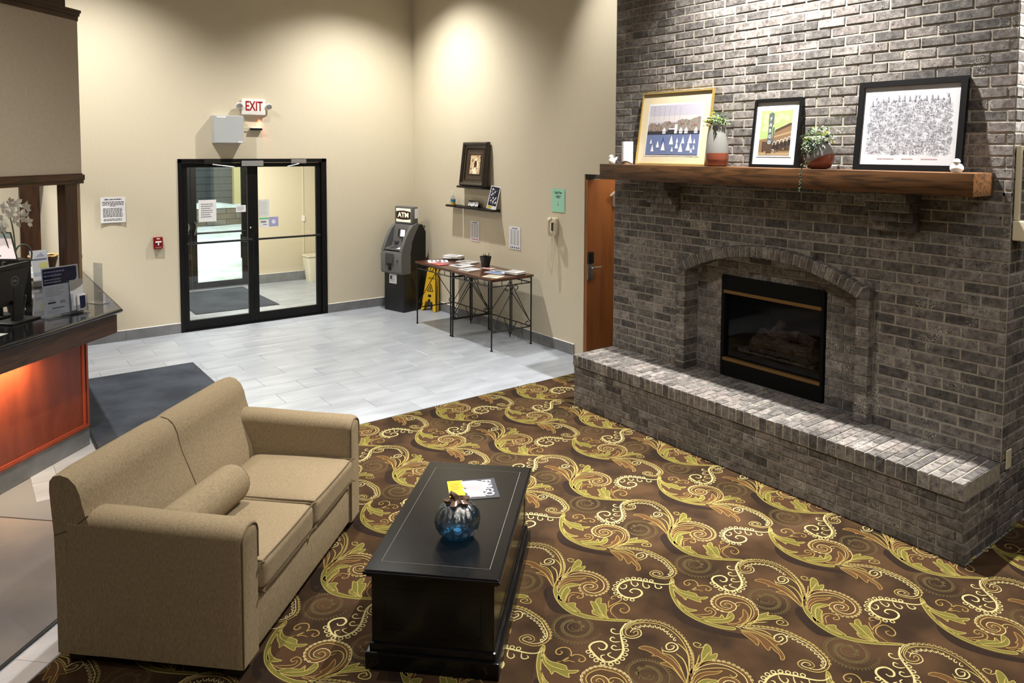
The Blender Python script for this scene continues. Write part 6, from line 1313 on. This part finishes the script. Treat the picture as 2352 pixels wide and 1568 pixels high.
rs = random.Random(4)
for k in range(15):
    c = Vector(((-.15,.695),(-.11,.74),(-.07,.69),(-.03,.76),(.01,.80),(-.02,.84),(.04,.83),(.05,.76),(.02,.70),(.08,.72),(.09,.79),(-.06,.80),(-.18,.66),(-.09,.64),(.11,.68))[k]); px, pz = c.x, c.y; cen = Vector((px*.9, px*.75+rs.uniform(-.03,.03), pz)); u = Vector((.7+rs.uniform(-.2,.2),.7,0)).normalized(); v = Vector((rs.uniform(-.2,.2),.1,1)).normalized(); nn = u.cross(v)
    g = MB(); sz = rs.uniform(.042,.058)
    for j in range(5):
        a = 2*math.pi*j/5+rs.random(); d = u*math.cos(a)+v*math.sin(a); s = (u*-math.sin(a)+v*math.cos(a)); g.add([cen, cen+d*sz*.55+s*sz*.36+nn*.006, cen+d*sz+nn*.012, cen+d*sz*.55-s*sz*.36+nn*.006],[(0,1,2,3)])
    g.build('blossom', PET, oc, world=False)
# brochure rack, bowl, basket on the return of the desk
Mb_ = tilt(fr((.555,7.88,CZ), (.96,.28,0), (0,0,1)), R(14)); br = thing('brochure_rack', 'slanted brochure display with pale leaflets on the desk return', 'rack', M=Mb_)
g = MB(); g.cbox((-.03,.06,-.01),(.115,.335,-.004),.002); g.cbox((-.04,.0,-.02),(.125,.06,.03),.004); g.build('holder', ACRYL, br, world=False); g = MB(); g.cbox((-.025,.05,-.003),(.11,.33,.003),.001); lf_ = g.build('leaflet', mat('leaflet_white', srgb(226,230,238), .4), br, world=False)
g = MB(); g.flat([(.01,.27),(.06,.31),(.09,.27)],.0036,0); g.rect(-.02,.24,.1,.255,.0036,1); g.flat([(.03,.17),(.1,.16),(.105,.215),(.04,.22)],.0037,2); g.rect(-.02,.10,.1,.13,.0036,3); g.build('print', [ink(176,182,214), ink(120,128,150), ink(226,226,150), ink(190,200,220)], lf_, world=False)
bw = thing('glass_dish', 'clear glass dish holding folded papers and a gold band', 'dish', (.545,8.16,CZ)); g = MB(); g.lathe([(.05,0),(.085,.02),(.105,.10),(.1,.10),(.08,.025),(.0,.012)], n=28); g.build('bowl', ACRYL, bw, True, False); g = MB(); g.lathe([(.090,.03),(.097,.055)], n=28); g.build('gold_band', BRASS, bw, True, False)
g = MB(); g.add([(-.07,-.04,.05),(.03,-.06,.06),(.05,.03,.14),(-.06,.05,.13)],[(0,1,2,3)]); g.add([(-.02,-.07,.05),(.07,-.03,.04),(.06,.04,.12),(-.02,.03,.15)],[(0,1,2,3)]); g.build('folded_paper', PAPER, bw, world=False)
bk = thing('wicker_basket', 'small brown basket with a golden rim on desk return', 'basket', (.66,8.62,CZ)); g = MB(); g.lathe([(.08,0),(.12,.16),(.125,.19),(.115,.19),(.075,.01)], n=28); g.build('basket_body', noise_mat('wicker', srgb(86,58,34), srgb(58,38,22), 40, .8, .4, 60, (1,1,4)), bk, True, False); g = MB(); g.tube([(.122*math.cos(R(12*k)), .122*math.sin(R(12*k)), .19+.004*math.sin(k*1.9)) for k in range(30)], .009, 6, closed=True); g.build('rim', mat('gold_rim', srgb(196,160,104), .4, .3), bk, True, False)
flatpaper('loose_sheet', 'white sheet lying on the desk counter beneath the monitor', [dp(-.12,.04), dp(.10,.02), dp(.08,-.14), dp(-.14,-.12)], CZ, .001, 'paper', [PAPER], [], [], 3, 6)
# mats along the desk and inside the entrance
floor_mat('charcoal entrance mat lying on the tiles before the doors', Matrix.Translation((.79, 6.24, 0)), 1.19, 2.22)
Mr = Matrix.Translation((-1.6, -1.6+CL+.262, 0)) @ Matrix.Rotation(R(45), 4, 'Z'); RUN = noise_mat('grey_runner', srgb(142,133,124), srgb(104,101,103), 1.3, .95, .5, 300, lo=.3, hi=.7, spec=.1, bdist=.004)
floor_mat('grey runner mat along the foot of the reception desk', Mr, 3.62, 1.36, RUN)
# added fill lights beyond the frame: over the office and behind the camera
area((-.6, 7.9, 2.9), (-.6, 7.9, 0), 110, 1.2, 1.2)
area((1.5, -1.6, ZC-.05), (1.5, -1.0, 0), 110, 3, 1.5)
bpy.context.view_layer.update()
